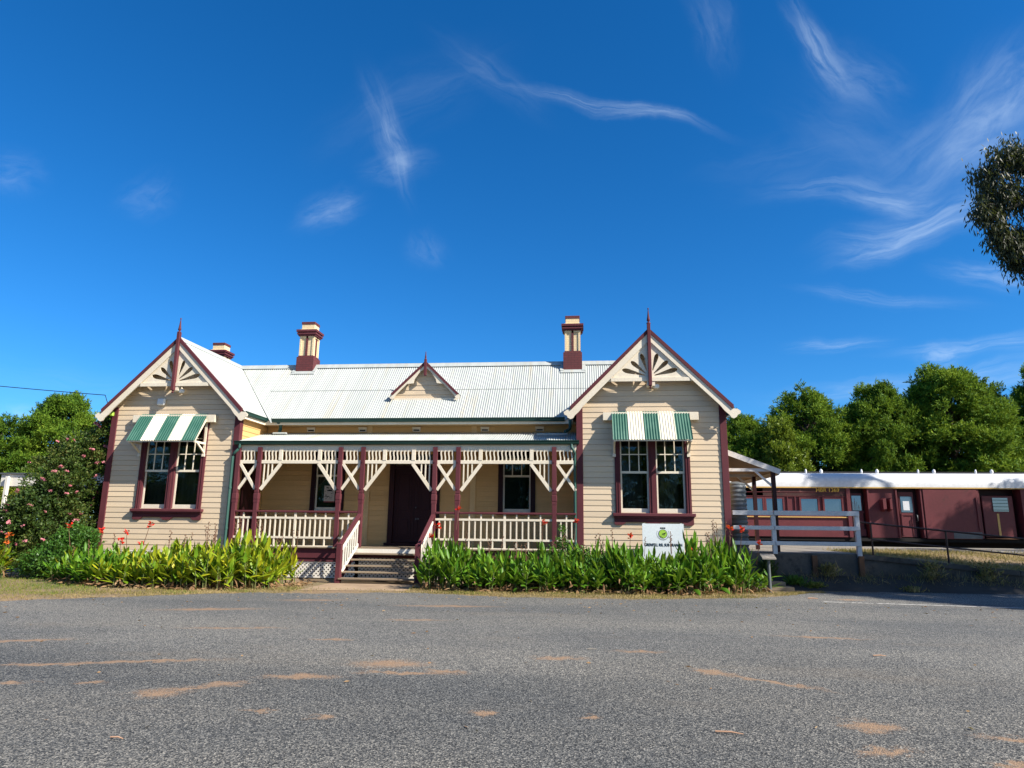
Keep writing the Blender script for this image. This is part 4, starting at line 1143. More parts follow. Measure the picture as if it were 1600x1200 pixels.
# raised platform behind and beside the building, ramp running down to the right
def zk(x):
    return 0.93 - max(0.0, x - 22.5) * 0.094
mb = MB().box(19.06, 0.36, 0.0, 22.5, 8.2, 0.94).box(22.5, 3.6, 0.0, 70, 8.2, 0.945).box(-30, 7.06, 0.0, 19.06, 8.2, 0.94)
o = part('platform', mb, M['concrete']); o['kind'] = 'structure'
mb = MB().box(-30, 8.2, 0.0, 70, 8.35, 0.96)
M['coping'] = paint('pale platform edge', (0.50, 0.46, 0.40), (0.40, 0.37, 0.32), fine=10, rough=0.8)
o = part('platform_edge', mb, M['coping']); o['kind'] = 'structure'
vs = []; fs = []
xs = [22.5 + i * 0.5 for i in range(96)]
for i, x in enumerate(xs):
    for j in range(8):
        t = j / 7; z = zk(x) * (1 - t) + 0.955 * t
        z = max(z, -0.02)
        vs.append((x, 0.30 + 3.35 * t, z - 0.03 + 0.05 * math.sin(x * 1.3 + j) * (0 < j < 7)))
for i in range(95):
    for j in range(7):
        fs.append((i * 8 + j, (i + 1) * 8 + j, (i + 1) * 8 + j + 1, i * 8 + j + 1))
o = part('ramp_bank', MB().add(vs, fs, 0, True), M['ground']); o['kind'] = 'structure'
# earth heaped against the retaining wall
vs = []; fs = []
xs = [18.9 + i * 0.4 for i in range(110)]
for i, x in enumerate(xs):
    hgt = max(0.0, min(0.34, zk(x) - 0.32))
    for j in range(7):
        t = j / 6
        vs.append((x, -0.75 + 0.97 * t, hgt * (t * t * (3 - 2 * t)) + 0.02 * math.sin(x * 3 + j * 2) * (0 < j < 6) - 0.004 * (j == 0)))
for i in range(109):
    for j in range(6):
        fs.append((i * 7 + j, (i + 1) * 7 + j, (i + 1) * 7 + j + 1, i * 7 + j + 1))
M['soil'] = paint('soil darkened for shade', (0.050, 0.047, 0.044), (0.034, 0.032, 0.030), (0.085, 0.07, 0.055), big=1.3, fine=24, rough=0.95, wear_at=(0.60, 0.76), bmp=0.6)  # tree shade put into the soil colour to deepen the bank
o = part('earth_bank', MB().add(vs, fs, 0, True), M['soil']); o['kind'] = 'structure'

M['shade_concrete'] = paint('stained concrete darkened for shade', (0.115, 0.10, 0.088), (0.065, 0.06, 0.053), (0.035, 0.032, 0.03), big=1.4, fine=14, rough=0.9, wear_at=(0.5, 0.7), bmp=0.5)  # stained concrete, with the shade on wall and kerb put into its colour
rw = part('retaining_wall', MB().box(19.06, 0.20, 0.0, 22.56, 0.36, 0.93, bev=0.012), M['shade_concrete'])
rw2 = MB()
for i in range(8):
    xa = 22.56 + i * 1.5; xb = xa + 1.5
    rw2.prism([(xa, 0.0), (xb, 0.0), (xb, max(zk(xb) - 0.13, 0.02)), (xa, zk(xa) - 0.13)], 0.22, 0.34)
part('ramp_wall', rw2, M['shade_concrete'], rw)
tag(rw, 'low stained concrete retaining wall under the pale rail fence', 'wall')
for x in (21.25, 22.48):
    part('wall_post', MB().box(x - 0.07, 0.10, 0.0, x + 0.07, 0.20, 0.88, bev=0.01), M['rust'], rw)
kb = MB()
for i in range(12):
    xa = 22.56 + i * 2.0; xb = xa + 1.98
    kb.bar((xa, 0.24, zk(xa) - 0.06), (xb, 0.24, max(zk(xb), 0.0) - 0.06), 0.14, 0.13)
kb = part('ramp_kerb', kb, M['shade_concrete']); tag(kb, 'grey concrete kerb sloping down along the edge of the ramp', 'kerb')

# pale timber rail fence on the wall
fe = empty('rail_fence', (20.8, 0.2, 0.93), 'pale three-rail timber fence between the side porch and the pipe handrail', 'fence')
for x, dz in ((20.22, 0.0), (22.47, -0.07)):
    part('post', MB().box(x - 0.06, 0.13, 0.90 + dz, x + 0.06, 0.24, 2.05, bev=0.008), M['greywood'], fe)
for xa, xb in ((19.10, 20.20), (20.24, 22.52)):
    for zt, h in ((2.09, 0.13), (1.67, 0.11), (1.25, 0.11)):
        part('rail', MB().box(xa, 0.085 if zt > 2 else 0.10, zt - h, xb, 0.13 if zt < 2 else 0.20, zt, bev=0.006), M['greywood'], fe)

# pipe handrail down the ramp
pr_ = empty('pipe_handrail', (22.8, 0.25, 0.9), 'dark brown pipe handrail sloping down along the ramp kerb', 'handrail')
xs = [22.5, 24.8, 27.1, 29.4, 31.7]
part('top_rail', MB().tube([(x, 0.24, zk(x) + 0.87) for x in xs], 0.026, 8), M['pipe'], pr_)
part('mid_rail', MB().tube([(x, 0.24, zk(x) + 0.43) for x in [22.85] + xs[1:]], 0.022, 8), M['pipe'], pr_)
for x in [22.85] + xs[1:]:
    part('post', MB().tube([(x, 0.24, zk(x) - 0.05), (x, 0.24, zk(x) + 0.87)], 0.026, 8), M['pipe'], pr_)

# slim corrugated tank beside the building corner
tk = MB(); prof = []
for i in range(181):
    z = 0.35 + 2.5 * i / 180; prof.append((0.28 + 0.014 * math.sin(2 * math.pi * i / 9), z))
prof += [(0.25, 2.87), (0.10, 2.92), (0.0, 2.93)]
tank = part('water_tank', tk.lathe((19.33, 0.58, 0.0), prof, 28), M['metal'])
tag(tank, 'slim ribbed grey metal tank standing at the right corner of the building', 'tank')
part('tank_tap', MB().tube([(19.33, 0.30, 0.55), (19.33, 0.22, 0.55), (19.33, 0.20, 0.50)], 0.018, 8).box(19.30, 0.20, 0.56, 19.36, 0.23, 0.62), M['rust'], tank)

# little plaque stand
pl = empty('plaque_stand', (19.55, -1.68, 0), 'small grey plaque on a steel post beside the right end of the canna bed', 'plaque')
part('post', MB().tube([(19.55, -1.68, 0.0), (19.55, -1.68, 0.86)], 0.042, 14), M['metal'], pl)
mb = MB()
vs0 = []
for dz in (0.0, 0.03):
    for x, y, z in ((-0.17, -0.13, 0.83), (0.17, -0.13, 0.83), (0.17, 0.13, 0.93), (-0.17, 0.13, 0.93)):
        vs0.append((19.55 + x, -1.68 + y, z + dz))
mb.add(vs0, [(3, 2, 1, 0), (4, 5, 6, 7), (0, 1, 5, 4), (1, 2, 6, 5), (2, 3, 7, 6), (3, 0, 4, 7)])
part('plate', mb, M['concrete'], pl)

# overhead cable to the left gable
cb = []
pa = Vector((-16.0, -0.6, 7.25)); pb = Vector((-0.14, -0.30, 5.50))
for i in range(25):
    t = i / 24; p = pa.lerp(pb, t); p.z -= 0.5 * t * (1 - t)
    cb.append(p)
cb_o = part('overhead_cable', MB().tube(cb, 0.012, 6).tube([(-0.14, -0.30, 5.50), (-0.10, -0.20, 5.25), (-0.02, -0.10, 5.0)], 0.010, 6), M['ink'])
tag(cb_o, 'thin black service cable running from the left edge to the left gable', 'cable')

# open shelter at far left
sh = empty('shelter', (-5.9, 3.0, 0), 'flat-roofed shelter with a white fascia behind the pink-flowered bush', 'shelter')
part('fascia', MB().box(-6.32, 3.0, 2.80, -0.6, 3.05, 3.235, bev=0.006).box(-6.32, 3.05, 2.80, -6.27, 8.0, 3.235), M['white'], sh)
part('roof', MB().box(-6.42, 2.93, 3.24, -0.5, 8.1, 3.285), M['metal'], sh)
part('underside', MB().box(-6.26, 3.06, 2.98, -0.65, 8.0, 3.0), M['soffit'], sh)
for x, y in ((-6.0, 2.94), (-1.2, 2.94), (-6.0, 7.8), (-1.2, 7.8)):
    part('post', MB().box(x - 0.055, y - 0.055, 0, x + 0.055, y + 0.055, 3.15 if y < 4 else 2.98, bev=0.008).box(x + 0.055, y - 0.03, 0, x + 0.085, y + 0.03, 3.1 if y < 4 else 2.95), M['white'], sh)

# ================================================================== RAILWAY CARRIAGE
car = empty('railway_carriage', (30.0, 10.3, 0.0), 'long maroon timber railway carriage with a white roof standing behind the platform', 'carriage')
Y9 = 9.0
X0, X1 = 17.5, 40.0
def T(name, mb, mat, parent=None):
    return part(name, mb, mat, parent or car)
ZB_, ZT_ = 1.30, 3.24
# roof: elliptical section
prof = []
for i in range(25):
    a = math.pi * i / 24
    prof.append((10.35 - 1.42 * math.cos(a), 3.27 + (0.66 if True else 0) * math.sin(a) ** 0.62))
mb = MB()
n = len(prof); xs = [X0 + (X1 - X0) * i / 30 for i in range(31)]
vs = [(x, y, z) for x in xs for y, z in prof]
fs = [(i * n + j, (i + 1) * n + j, (i + 1) * n + j + 1, i * n + j + 1) for i in range(30) for j in range(n - 1)]
mb.add(vs, fs, 0, True)
roof_t = T('roof', mb, M['train_roof'])
for i in range(10):
    x = 20.4 + 2.25 * i
    for dx, s in ((0.0, 0.42), (-0.62, 0.26)):
        T('roof_vent', MB().lathe((x + dx, 10.05, 3.82), [(0.10 * s, 0.0), (0.10 * s, 0.10), (0.15 * s, 0.13), (0.16 * s, 0.18), (0.12 * s, 0.24), (0.05 * s, 0.27), (0.0, 0.275)], 12), M['train_roof'], roof_t)
T('cornice', MB().box(X0, 8.93, 3.235, 27.4, 8.99, 3.285).box(27.4, 8.93, 3.235, 31.2, 8.99, 3.285).box(31.2, 8.94, 3.235, X1, 8.99, 3.28), M['yellow'])
# body sides
body = MB().box(X0, Y9 + 0.03, ZB_, 25.58, 11.6, ZT_)
T('body', body, M['train'])
for xa, xb, dy in ((26.25, 27.42, 0.03), (28.25, 30.50, 0.02), (32.05, X1, 0.03)):
    T('body', MB().box(xa, Y9 + dy, ZB_, xb, 11.6, ZT_), M['train'])
for xa, xb, dy in ((25.58, 26.25, 0.40), (27.42, 28.25, 0.30), (30.50, 32.05, 0.55)):
    T('door_recess', MB().box(xa, Y9 + dy, ZB_, xb, 11.5, ZT_), M['maroon_dark'])
T('letterboard', MB().box(X0, Y9 - 0.005, 2.92, 25.50, Y9 + 0.03, 3.23), M['train_worn'])
T('letterboard', MB().box(X0, Y9 - 0.005, 2.92, 22.2, Y9 + 0.031, 3.228).box(22.2, Y9 - 0.001, 2.92, 22.3, Y9 + 0.031, 3.228), M['train'])
bd = MB()
for z in (2.905, 3.07, 2.25):
    bd.box(X0, Y9 - 0.02, z - 0.012, 25.50, Y9 + 0.03, z + 0.012)
for x in (20.95, 21.46, 23.0, 23.62, 25.64 - 0.02, 25.66):
    pass
bd.box(X0, Y9 - 0.03, 1.30, 25.56, Y9 + 0.03, 1.36)
T('moulding', bd, M['train'])
T('lining', MB().box(X0, Y9 - 0.028, 2.055, 25.45, Y9 + 0.03, 2.095), M['yellow'])
def cwin(x0, x1, z0=2.31, z1=2.80, cover=0):
    f = MB().box(x0 - 0.07, Y9 - 0.03, z0 - 0.06, x0, Y9 + 0.03, z1 + 0.06).box(x1, Y9 - 0.03, z0 - 0.06, x1 + 0.07, Y9 + 0.03, z1 + 0.06)
    f.box(x0, Y9 - 0.028, z1, x1, Y9 + 0.03, z1 + 0.06).box(x0, Y9 - 0.034, z0 - 0.06, x1, Y9 + 0.03, z0)
    w = T('window', f, M['train'])
    T('pane', MB().box(x0, Y9 + 0.012, z0, x1, Y9 + 0.032, z1), M['trainglass'], w)
for a, b in ((18.2, 18.85), (19.05, 19.7), (21.52, 22.16), (22.31, 22.95), (23.67, 24.32), (24.93, 25.2)):
    if a < 24.5:
        cwin(a, b)
cwin(24.58, 25.24)
st_ = MB()
for x in (20.0, 20.9, 21.30, 23.15, 23.45, 25.42):
    st_.box(x - 0.02, Y9 - 0.015, 2.26, x + 0.02, Y9 + 0.03, 2.90)
st_.box(25.44, Y9 - 0.06, ZB_, 25.58, Y9 + 0.05, ZT_)
T('pillar', st_, M['train'])
def car_text(txt, size, x, z):
    me = text_mesh(txt, size, 0.004, 0.003); me.transform(Matrix.Rotation(R(90), 4, 'X')); me.materials.clear(); me.materials.append(M['letter'])
    o = bpy.data.objects.new('lettering', me); COL.objects.link(o); o.parent = car; o.location = Vector((x, Y9 - 0.010, z)) - car.location
car_text('HBR 1369', 0.22, 24.74, 3.15)
car_text('1ST', 0.22, 21.05, 3.13)
# first recess: end door with a half curtain
d1 = T('door', MB().box(25.70, Y9 + 0.30, 1.34, 26.15, Y9 + 0.36, 3.05).box(25.66, Y9 + 0.24, 1.34, 26.19, Y9 + 0.31, 1.62).box(25.66, Y9 + 0.27, 2.26, 26.19, Y9 + 0.32, 2.34), M['train'])
T('pane', MB().box(25.75, Y9 + 0.28, 2.36, 26.10, Y9 + 0.30, 2.95), M['trainglass'], d1)
cu = MB()
for k in range(6):
    x = 25.78 + 0.05 * k
    cu.bar((x, Y9 + 0.275, 2.38 ), (x + 0.03 * math.sin(k * 2.1), Y9 + 0.275, 2.70 + 0.15 * math.sin(k)), 0.018, 0.004)
T('torn_curtain', cu, M['paper'], d1)
# guard's compartment with the lookout boards
vn = MB()
for xa, xb in ((26.72, 26.84), (26.98, 27.06)):
    vn.add([(xa, Y9 + 0.03, 2.80), (xb, Y9 + 0.03, 2.86), (xb, Y9 - 0.30, 2.84), (xa, Y9 - 0.30, 2.78), (xa, Y9 + 0.03, 2.33), (xb, Y9 + 0.03, 2.30), (xb, Y9 - 0.30, 2.42), (xa, Y9 - 0.30, 2.40)], [(0, 1, 2, 3), (7, 6, 5, 4), (0, 3, 7, 4), (1, 5, 6, 2), (3, 2, 6, 7)])
T('lookout_ducket', vn, M['train'])
fr_ = MB()
for x in (26.28, 27.36, 28.30, 30.42):
    fr_.box(x - 0.03, Y9 - 0.025, ZB_ + 0.02, x + 0.03, Y9 + 0.03, ZT_ - 0.02)
T('pillar', fr_, M['train'])
d2 = T('door', MB().box(27.50, Y9 + 0.14, 1.34, 28.06, Y9 + 0.2, 3.10).box(27.54, Y9 + 0.11, 2.18, 28.02, Y9 + 0.15, 2.26).box(27.54, Y9 + 0.12, 1.40, 27.60, Y9 + 0.15, 2.18).box(27.93, Y9 + 0.12, 1.40, 27.99, Y9 + 0.15, 2.18), M['train'])
T('pane', MB().box(27.56, Y9 + 0.125, 2.30, 28.0, Y9 + 0.138, 2.92), M['trainglass'], d2)
T('paper_notice', MB().box(27.64, Y9 + 0.115, 2.38, 27.88, Y9 + 0.124, 2.74), M['plastic'], d2)
T('handle', MB().tube([(28.10, Y9 + 0.1, 1.95), (28.10, Y9 + 0.02, 1.97), (28.10, Y9 + 0.02, 2.18), (28.10, Y9 + 0.1, 2.2)], 0.018, 8), M['metal'], d2)
sd_ = T('sliding_door', MB().box(28.36, Y9 - 0.05, ZB_ - 0.02, 30.38, Y9 + 0.0, 3.20, bev=0.01).box(30.30, Y9 - 0.09, 1.6, 30.36, Y9 - 0.05, 2.9), M['train'])
T('kick_plate', MB().box(29.35, Y9 - 0.056, 1.30, 30.40, Y9 - 0.049, 1.55), M['metal'], sd_)
d3 = T('door', MB().box(30.66, Y9 + 0.20, 1.36, 31.82, Y9 + 0.26, 2.98, bev=0.02), M['train'])
T('pane', MB().box(31.05, Y9 + 0.18, 2.36, 31.62, Y9 + 0.195, 2.90, bev=0.004), M['trainglass'], d3)
lv = MB()
for k in range(4):
    z = 2.42 + 0.13 * k
    lv.bar((31.05, Y9 + 0.165, z), (31.62, Y9 + 0.165, z), 0.03, 0.02)
T('louvre', lv, M['pipe_green'], d3)
T('rust_streak', MB().box(31.16, Y9 + 0.192, 1.40, 31.24, Y9 + 0.199, 2.28), M['yellow'], d3)
T('underframe', MB().box(X0, Y9 + 0.12, 1.12, X1, 11.5, 1.30).box(X0 + 1, Y9 + 0.5, 0.75, X1 - 1, 11.1, 1.12).box(X0, Y9 + 0.02, 1.16, X1, Y9 + 0.12, 1.28), M['black'])
T('footboard', MB().box(30.55, Y9 - 0.06, 1.30, 32.1, Y9 + 0.12, 1.335), M['rust'])
for xc in (20.5, 36.5):
    bg_ = MB().box(xc - 1.3, 9.35, 0.55, xc + 1.3, 9.5, 0.85).box(xc - 1.3, 11.1, 0.55, xc + 1.3, 11.25, 0.85)
    bo = T('bogie', bg_, M['black'])
    for dx in (-0.95, 0.95):
        for yy in (9.62, 10.98):
            wh = MB().tube([(xc + dx, yy - 0.06, 0.62), (xc + dx, yy + 0.06, 0.62)], 0.45, 20)
            T('wheel', wh, M['rust'], bo)
# track bed
o = part('track_bed', MB().box(-30, 8.36, 0.0, 90, 13.0, 0.05), M['dirt']); o['kind'] = 'structure'
for yy in (9.62, 10.98):
    o = part('rail_track', MB().box(-30, yy - 0.035, 0.05, 90, yy + 0.035, 0.17), M['rust']); o['kind'] = 'structure'
# long dark shed roof showing just above the carriage
gs = empty('goods_shed', (34, 15, 0), 'long low dark shed whose grey roofline shows just above the carriage roof', 'shed')
part('roof', MB().prism([(13.6, 3.98), (15.2, 4.40), (16.8, 3.98), (16.8, 3.9), (13.6, 3.9)], 20.0, 60.0, axis='x'), M['black'], gs)
part('wall', MB().box(20.3, 14.0, 0.0, 59.7, 16.4, 3.9), M['rust'], gs)
# ================================================================== PLANTS
def rnd_dirs(rng, n):
    v = rng.normal(size=(n, 3)); return v / np.linalg.norm(v, axis=1, keepdims=True)
def diamonds(C, D, L, Wd, rng, fold=0.25):
    """one small pointed leaf (two triangles folded on the midrib, as a quad) per row"""
    n = len(C)
    S = np.cross(D, rnd_dirs(rng, n)); S /= np.linalg.norm(S, axis=1, keepdims=True) + 1e-9
    Nn = np.cross(S, D)
    L = np.asarray(L).reshape(-1, 1); Wd = np.asarray(Wd).reshape(-1, 1)
    V = np.empty((n, 4, 3))
    V[:, 0] = C; V[:, 2] = C + D * L
    mid = C + D * L * 0.48
    V[:, 1] = mid + S * Wd * 0.5 + Nn * Wd * fold; V[:, 3] = mid - S * Wd * 0.5 + Nn * Wd * fold
    F = np.arange(n * 4).reshape(n, 4)
    return V.reshape(-1, 3), F

M['pine'] = leaf_mat('pine needles', [(0.022, 0.060, 0.010), (0.070, 0.155, 0.016), (0.155, 0.262, 0.024), (0.25, 0.335, 0.036)], trans=0.30, patch=0.5, spec=0.15, rough=0.6)
M['pine_lime'] = leaf_mat('young pine needles', [(0.085, 0.14, 0.014), (0.15, 0.22, 0.020), (0.22, 0.28, 0.028)], trans=0.3, patch=0.6)
M['camellia'] = leaf_mat('dark bush leaves', [(0.018, 0.040, 0.012), (0.040, 0.080, 0.018), (0.080, 0.120, 0.024), (0.15, 0.125, 0.040)], trans=0.22, rough=0.5, spec=0.2)
M['shrub'] = leaf_mat('bright shrub leaves', [(0.030, 0.080, 0.016), (0.055, 0.15, 0.022), (0.095, 0.20, 0.030)], trans=0.3)
M['lime_shrub'] = leaf_mat('yellow green leaves', [(0.14, 0.20, 0.02), (0.24, 0.28, 0.025), (0.32, 0.30, 0.03)], trans=0.35)
M['euc'] = leaf_mat('gum leaves', [(0.014, 0.022, 0.012), (0.024, 0.034, 0.017), (0.044, 0.054, 0.026), (0.085, 0.085, 0.045)], trans=0.16, rough=0.5, spec=0.25)
M['canna_l'] = leaf_mat('yellowing canna leaves', [(0.050, 0.135, 0.010), (0.13, 0.25, 0.014), (0.28, 0.36, 0.018), (0.44, 0.42, 0.022), (0.50, 0.30, 0.03)], trans=0.30, rough=0.42, spec=0.25)
M['canna_r'] = leaf_mat('green canna leaves', [(0.032, 0.100, 0.010), (0.075, 0.20, 0.014), (0.155, 0.30, 0.020), (0.30, 0.41, 0.028)], trans=0.30, rough=0.42, spec=0.25)
M['dry_leaf'] = leaf_mat('dry brown leaves', [(0.16, 0.085, 0.045), (0.28, 0.17, 0.09), (0.42, 0.30, 0.17)], trans=0.2, rough=0.8, spec=0.1)
M['straw'] = leaf_mat('dry grass', [(0.10, 0.12, 0.025), (0.24, 0.20, 0.07), (0.36, 0.27, 0.13), (0.42, 0.34, 0.18)], trans=0.25, rough=0.8, spec=0.1, patch=0.9)
M['grass'] = leaf_mat('green grass', [(0.06, 0.12, 0.018), (0.12, 0.19, 0.028), (0.22, 0.22, 0.05), (0.34, 0.27, 0.10)], trans=0.3, rough=0.7, spec=0.15, patch=1.2)
M['petal_red'] = leaf_mat('red petals', [(0.52, 0.010, 0.010), (0.70, 0.022, 0.016), (0.78, 0.06, 0.03)], trans=0.3, rough=0.6)
M['petal_orange'] = leaf_mat('orange petals', [(0.60, 0.10, 0.02), (0.75, 0.2, 0.03)], trans=0.3, rough=0.6)
M['petal_pink'] = leaf_mat('pink petals', [(0.52, 0.13, 0.20), (0.68, 0.24, 0.30), (0.80, 0.42, 0.45)], trans=0.3, rough=0.6)
M['petal_yellow'] = leaf_mat('yellow petals', [(0.75, 0.52, 0.03), (0.82, 0.65, 0.08)], trans=0.3, rough=0.6)
M['stem'] = paint('green stem', (0.10, 0.15, 0.035), (0.14, 0.13, 0.05), rough=0.6, bmp=0)
M['dry_stem'] = paint('dry brown stem', (0.19, 0.095, 0.055), (0.13, 0.07, 0.045), rough=0.8, bmp=0)

def crown_points(rng, clumps, n, flat=0.8, shell=0.5, stray=0.16):
    """leaf positions spread through the outer part of each clump"""
    w = np.array([c[3] ** 2 for c in clumps]); w = w / w.sum()
    k = rng.choice(len(clumps), n, p=w)
    cc = np.array([c[:3] for c in clumps])[k]; rr = np.array([c[3] for c in clumps])[k]
    d = rnd_dirs(rng, n)
    rad = (shell + (1 - shell) * rng.random(n) ** 0.7) * (1 + stray * rng.normal(size=n))
    P = cc + d * (rr * rad)[:, None] * np.array([1, 1, flat])
    return P, d

def make_pine_meshes(seed, h, rx, z0, nclump, nleaf, mat, cone=0.0):
    rng = np.random.default_rng(seed); rd = random.Random(seed)
    clumps = []; tries = 0
    while len(clumps) < nclump and tries < 9000:
        tries += 1
        t = rd.random() ** 0.8                      # height fraction through the crown
        z = z0 + (h - z0) * t
        prof = math.sin(math.pi * min(1, 0.18 + 0.82 * (t ** 0.9)) ** 1.0) if cone == 0 else (1 - t * 0.85)
        prof = max(0.25, prof ** 0.6) if cone == 0 else max(0.15, prof)
        a = rd.uniform(0, 2 * math.pi); q = rd.uniform(0.35, 1.12) ** 0.6
        r = rx * prof * q
        rad = rd.uniform(0.11, 0.25) * rx * (0.75 + 0.5 * (1 - t))
        c = (r * math.cos(a) * 0.85, r * math.sin(a) * 0.85, min(z, h - rad * 0.7), rad)
        if all((c[0] - o[0]) ** 2 + (c[1] - o[1]) ** 2 + (c[2] - o[2]) ** 2 > (0.62 * max(c[3], o[3])) ** 2 for o in clumps):
            clumps.append(c)
    for _ in range(nclump // 3):          # small outer sprays make the outline ragged
        t = rd.random() ** 0.8; a = rd.uniform(0, 2 * math.pi)
        prof = (max(0.25, math.sin(math.pi * min(1, 0.18 + 0.82 * (t ** 0.9))) ** 0.6)) if cone == 0 else max(0.15, 1 - t * 0.85)
        r = rx * prof * rd.uniform(0.9, 1.16)
        clumps.append((r * math.cos(a), r * math.sin(a), z0 + (h * 1.03 - z0) * t, rx * rd.uniform(0.06, 0.12)))
    nt_ = nleaf // 9
    T, td = crown_points(rng, clumps, nt_, 0.62, 0.25, 0.26)
    # a few loose sprays break the outline
    k = rng.integers(0, nt_, nleaf); A = td * 0.7 + np.array([0, 0, 0.55]) + rng.normal(size=td.shape) * 0.35
    A /= np.linalg.norm(A, axis=1, keepdims=True)
    P = T[k] + A[k] * (rng.random(nleaf)[:, None] * 0.34)
    D = A[k] * 0.7 + rng.normal(size=P.shape) * 0.50
    D /= np.linalg.norm(D, axis=1, keepdims=True)
    V, F = diamonds(P, D, rng.uniform(0.12, 0.26, nleaf), rng.uniform(0.035, 0.075, nleaf), rng)
    cm = np_mesh('crown', V, F, mat)
    mb = MB()
    mb.tube([(0, 0, -0.1), (0.05, 0.02, h * 0.3), (-0.05, 0.05, h * 0.6), (0, 0, h * 0.92)], [0.26, 0.2, 0.13, 0.03], 10)
    for c in clumps[:26]:
        zz = max(z0 * 0.6, c[2] - 0.9 - rd.random())
        mb.tube([(0, 0, zz), (c[0] * 0.45, c[1] * 0.45, (zz + c[2]) / 2 + 0.1), c[:3]], [0.08, 0.055, 0.02], 6, cap=False)
    return cm, mb.mesh('trunk', M['bark'])

def plant(name, meshes, loc, label, cat, group=None, scale=(1, 1, 1), rot=0.0):
    r = empty(name, loc, label, cat, group); r.scale = scale; r.rotation_euler = (0, 0, rot)
    for nm, me in meshes:
        o = bpy.data.objects.new(nm, me); COL.objects.link(o); o.parent = r
    return r

pinesets = []
for sd, z0, nc, nl in ((21, 2.2, 90, 105000), (22, 1.8, 96, 105000), (23, 2.8, 100, 115000), (24, 2.4, 84, 95000)):
    cm, tm = make_pine_meshes(sd, 10.0, 3.1, z0, nc, nl, M['pine'])
    pinesets.append([('crown', cm), ('trunk', tm)])
cm, tm = make_pine_meshes(31, 7.0, 2.6, 0.4, 80, 80000, M['pine_lime'], cone=1.0)
limeset = [('crown', cm), ('trunk', tm)]
PG = 'pines behind the carriage'
PINES = [(24.9, 25, 8.6, 2.5, 3, 'small rounded pine just right of the right gable, behind the bright young tree', PG),
         (29.2, 25, 10.3, 3.0, 0, 'rounded dark pine standing between the bright young tree and the middle pine', PG),
         (33.4, 24.5, 10.5, 2.75, 1, 'domed pine left of the widest pine behind the carriage', PG),
         (37.7, 24.5, 11.3, 3.7, 2, 'widest and bushiest pine above the carriage guard compartment', PG),
         (41.3, 27, 10.6, 2.7, 3, 'narrow pine between the widest pine and the tall one cut by the right edge', PG),
         (43.9, 25.5, 11.9, 2.6, 1, 'tall pine cut off by the right edge of the view', PG),
         (31.4, 31, 9.6, 3.0, 1, 'dark pine set back in the gap left of the domed pine', PG),
         (36.0, 32, 9.8, 3.0, 0, 'dark pine set back in the gap right of the domed pine', PG),
         (25.8, 32, 8.0, 2.6, 1, 'far pine half hidden behind the bright young tree', PG)]
PINES += [(34.9, 30, 10.2, 2.8, 2, 'dark pine filling the gap between the domed pine and the widest pine', PG),
         (39.9, 31, 10.9, 2.8, 0, 'dark pine set back between the widest pine and the narrow one', PG),
         (28.0, 30, 8.6, 2.6, 3, 'dark pine set back directly behind the bright young tree top', PG)]
LG = 'pines left of the station'
PINES += [(-20.0, 22, 9.75, 2.7, 2, 'tall rounded pine rising above the pink-flowered bush', LG),
          (-23.8, 21, 8.3, 2.6, 0, 'low broad pine left of the tall rounded pine', LG),
          (-17.0, 25, 10.4, 2.4, 3, 'pine peeping out just left of the left gable eave', LG),
          (-27.0, 23, 8.3, 2.6, 1, 'broad pine cut off by the left edge of the view', LG),
          (-22.0, 27, 7.6, 3.0, 3, 'dark pine in the gap behind the white shelter fascia', LG)]
for i, (x, y, h, rx, k, lab, g) in enumerate(PINES):
    plant('pine_tree', pinesets[k], (x, y, 0.0), lab, 'tree', g, (rx / 3.1, rx / 3.1, h / 10.0), rot=i * 1.9)
plant('young_pine', limeset, (26.9, 23.0, 0.0), 'bright yellow-green young conical tree beside the porch roof, in front of the pines', 'tree', None, (0.98, 0.98, 1.14), 0.5)

# ---- gum tree at the right, mostly outside the view: trunk, limbs and drooping leaf sprays
def gum(name, base, clumps, nleaf, label, seed, branches, wide=1.0):
    rng = np.random.default_rng(seed)
    P, d = crown_points(rng, clumps, nleaf, 0.85, 0.2)
    # leaves hang in small sprays
    k = rng.integers(0, nleaf // 16, nleaf)
    P = P[k] + rng.normal(size=P.shape) * np.array([0.085, 0.085, 0.15])
    D = rng.normal(size=P.shape) * 0.42 + np.array([0, 0, -1.0])
    D /= np.linalg.norm(D, axis=1, keepdims=True)
    V, F = diamonds(P, D, rng.uniform(0.12, 0.22, nleaf), rng.uniform(0.030, 0.050, nleaf) * wide, rng, 0.1)
    r = empty(name, base, label, 'tree')
    V = V - np.array(base)
    o = bpy.data.objects.new('crown', np_mesh('crown', V, F, M['euc'])); COL.objects.link(o); o.parent = r
    mb = MB()
    for pts, rr in branches:
        mb.tube(pts, rr, 9, cap=False)
    rd = random.Random(seed)
    for c in clumps:
        q = min((Vector(p) for pts, _ in branches for p in pts[1:]), key=lambda p: (p - Vector(c[:3])).length)
        mb.tube([q, (q + Vector(c[:3])) / 2 + Vector((0, 0, 0.25)), Vector(c[:3])], [0.05, 0.03, 0.012], 6, cap=False)
        for _ in range(5):
            e = Vector(c[:3]) + Vector((rd.uniform(-1, 1), rd.uniform(-1, 1), rd.uniform(-0.8, 0.4))) * c[3] * 0.8
            mb.tube([c[:3], (Vector(c[:3]) + e) / 2 + Vector((0, 0, 0.12)), e], [0.016, 0.011, 0.005], 5, cap=False)
    part('trunk', mb, M['eucbark'], r)
    return r
B0 = (33.0, -5.2, 0.0)
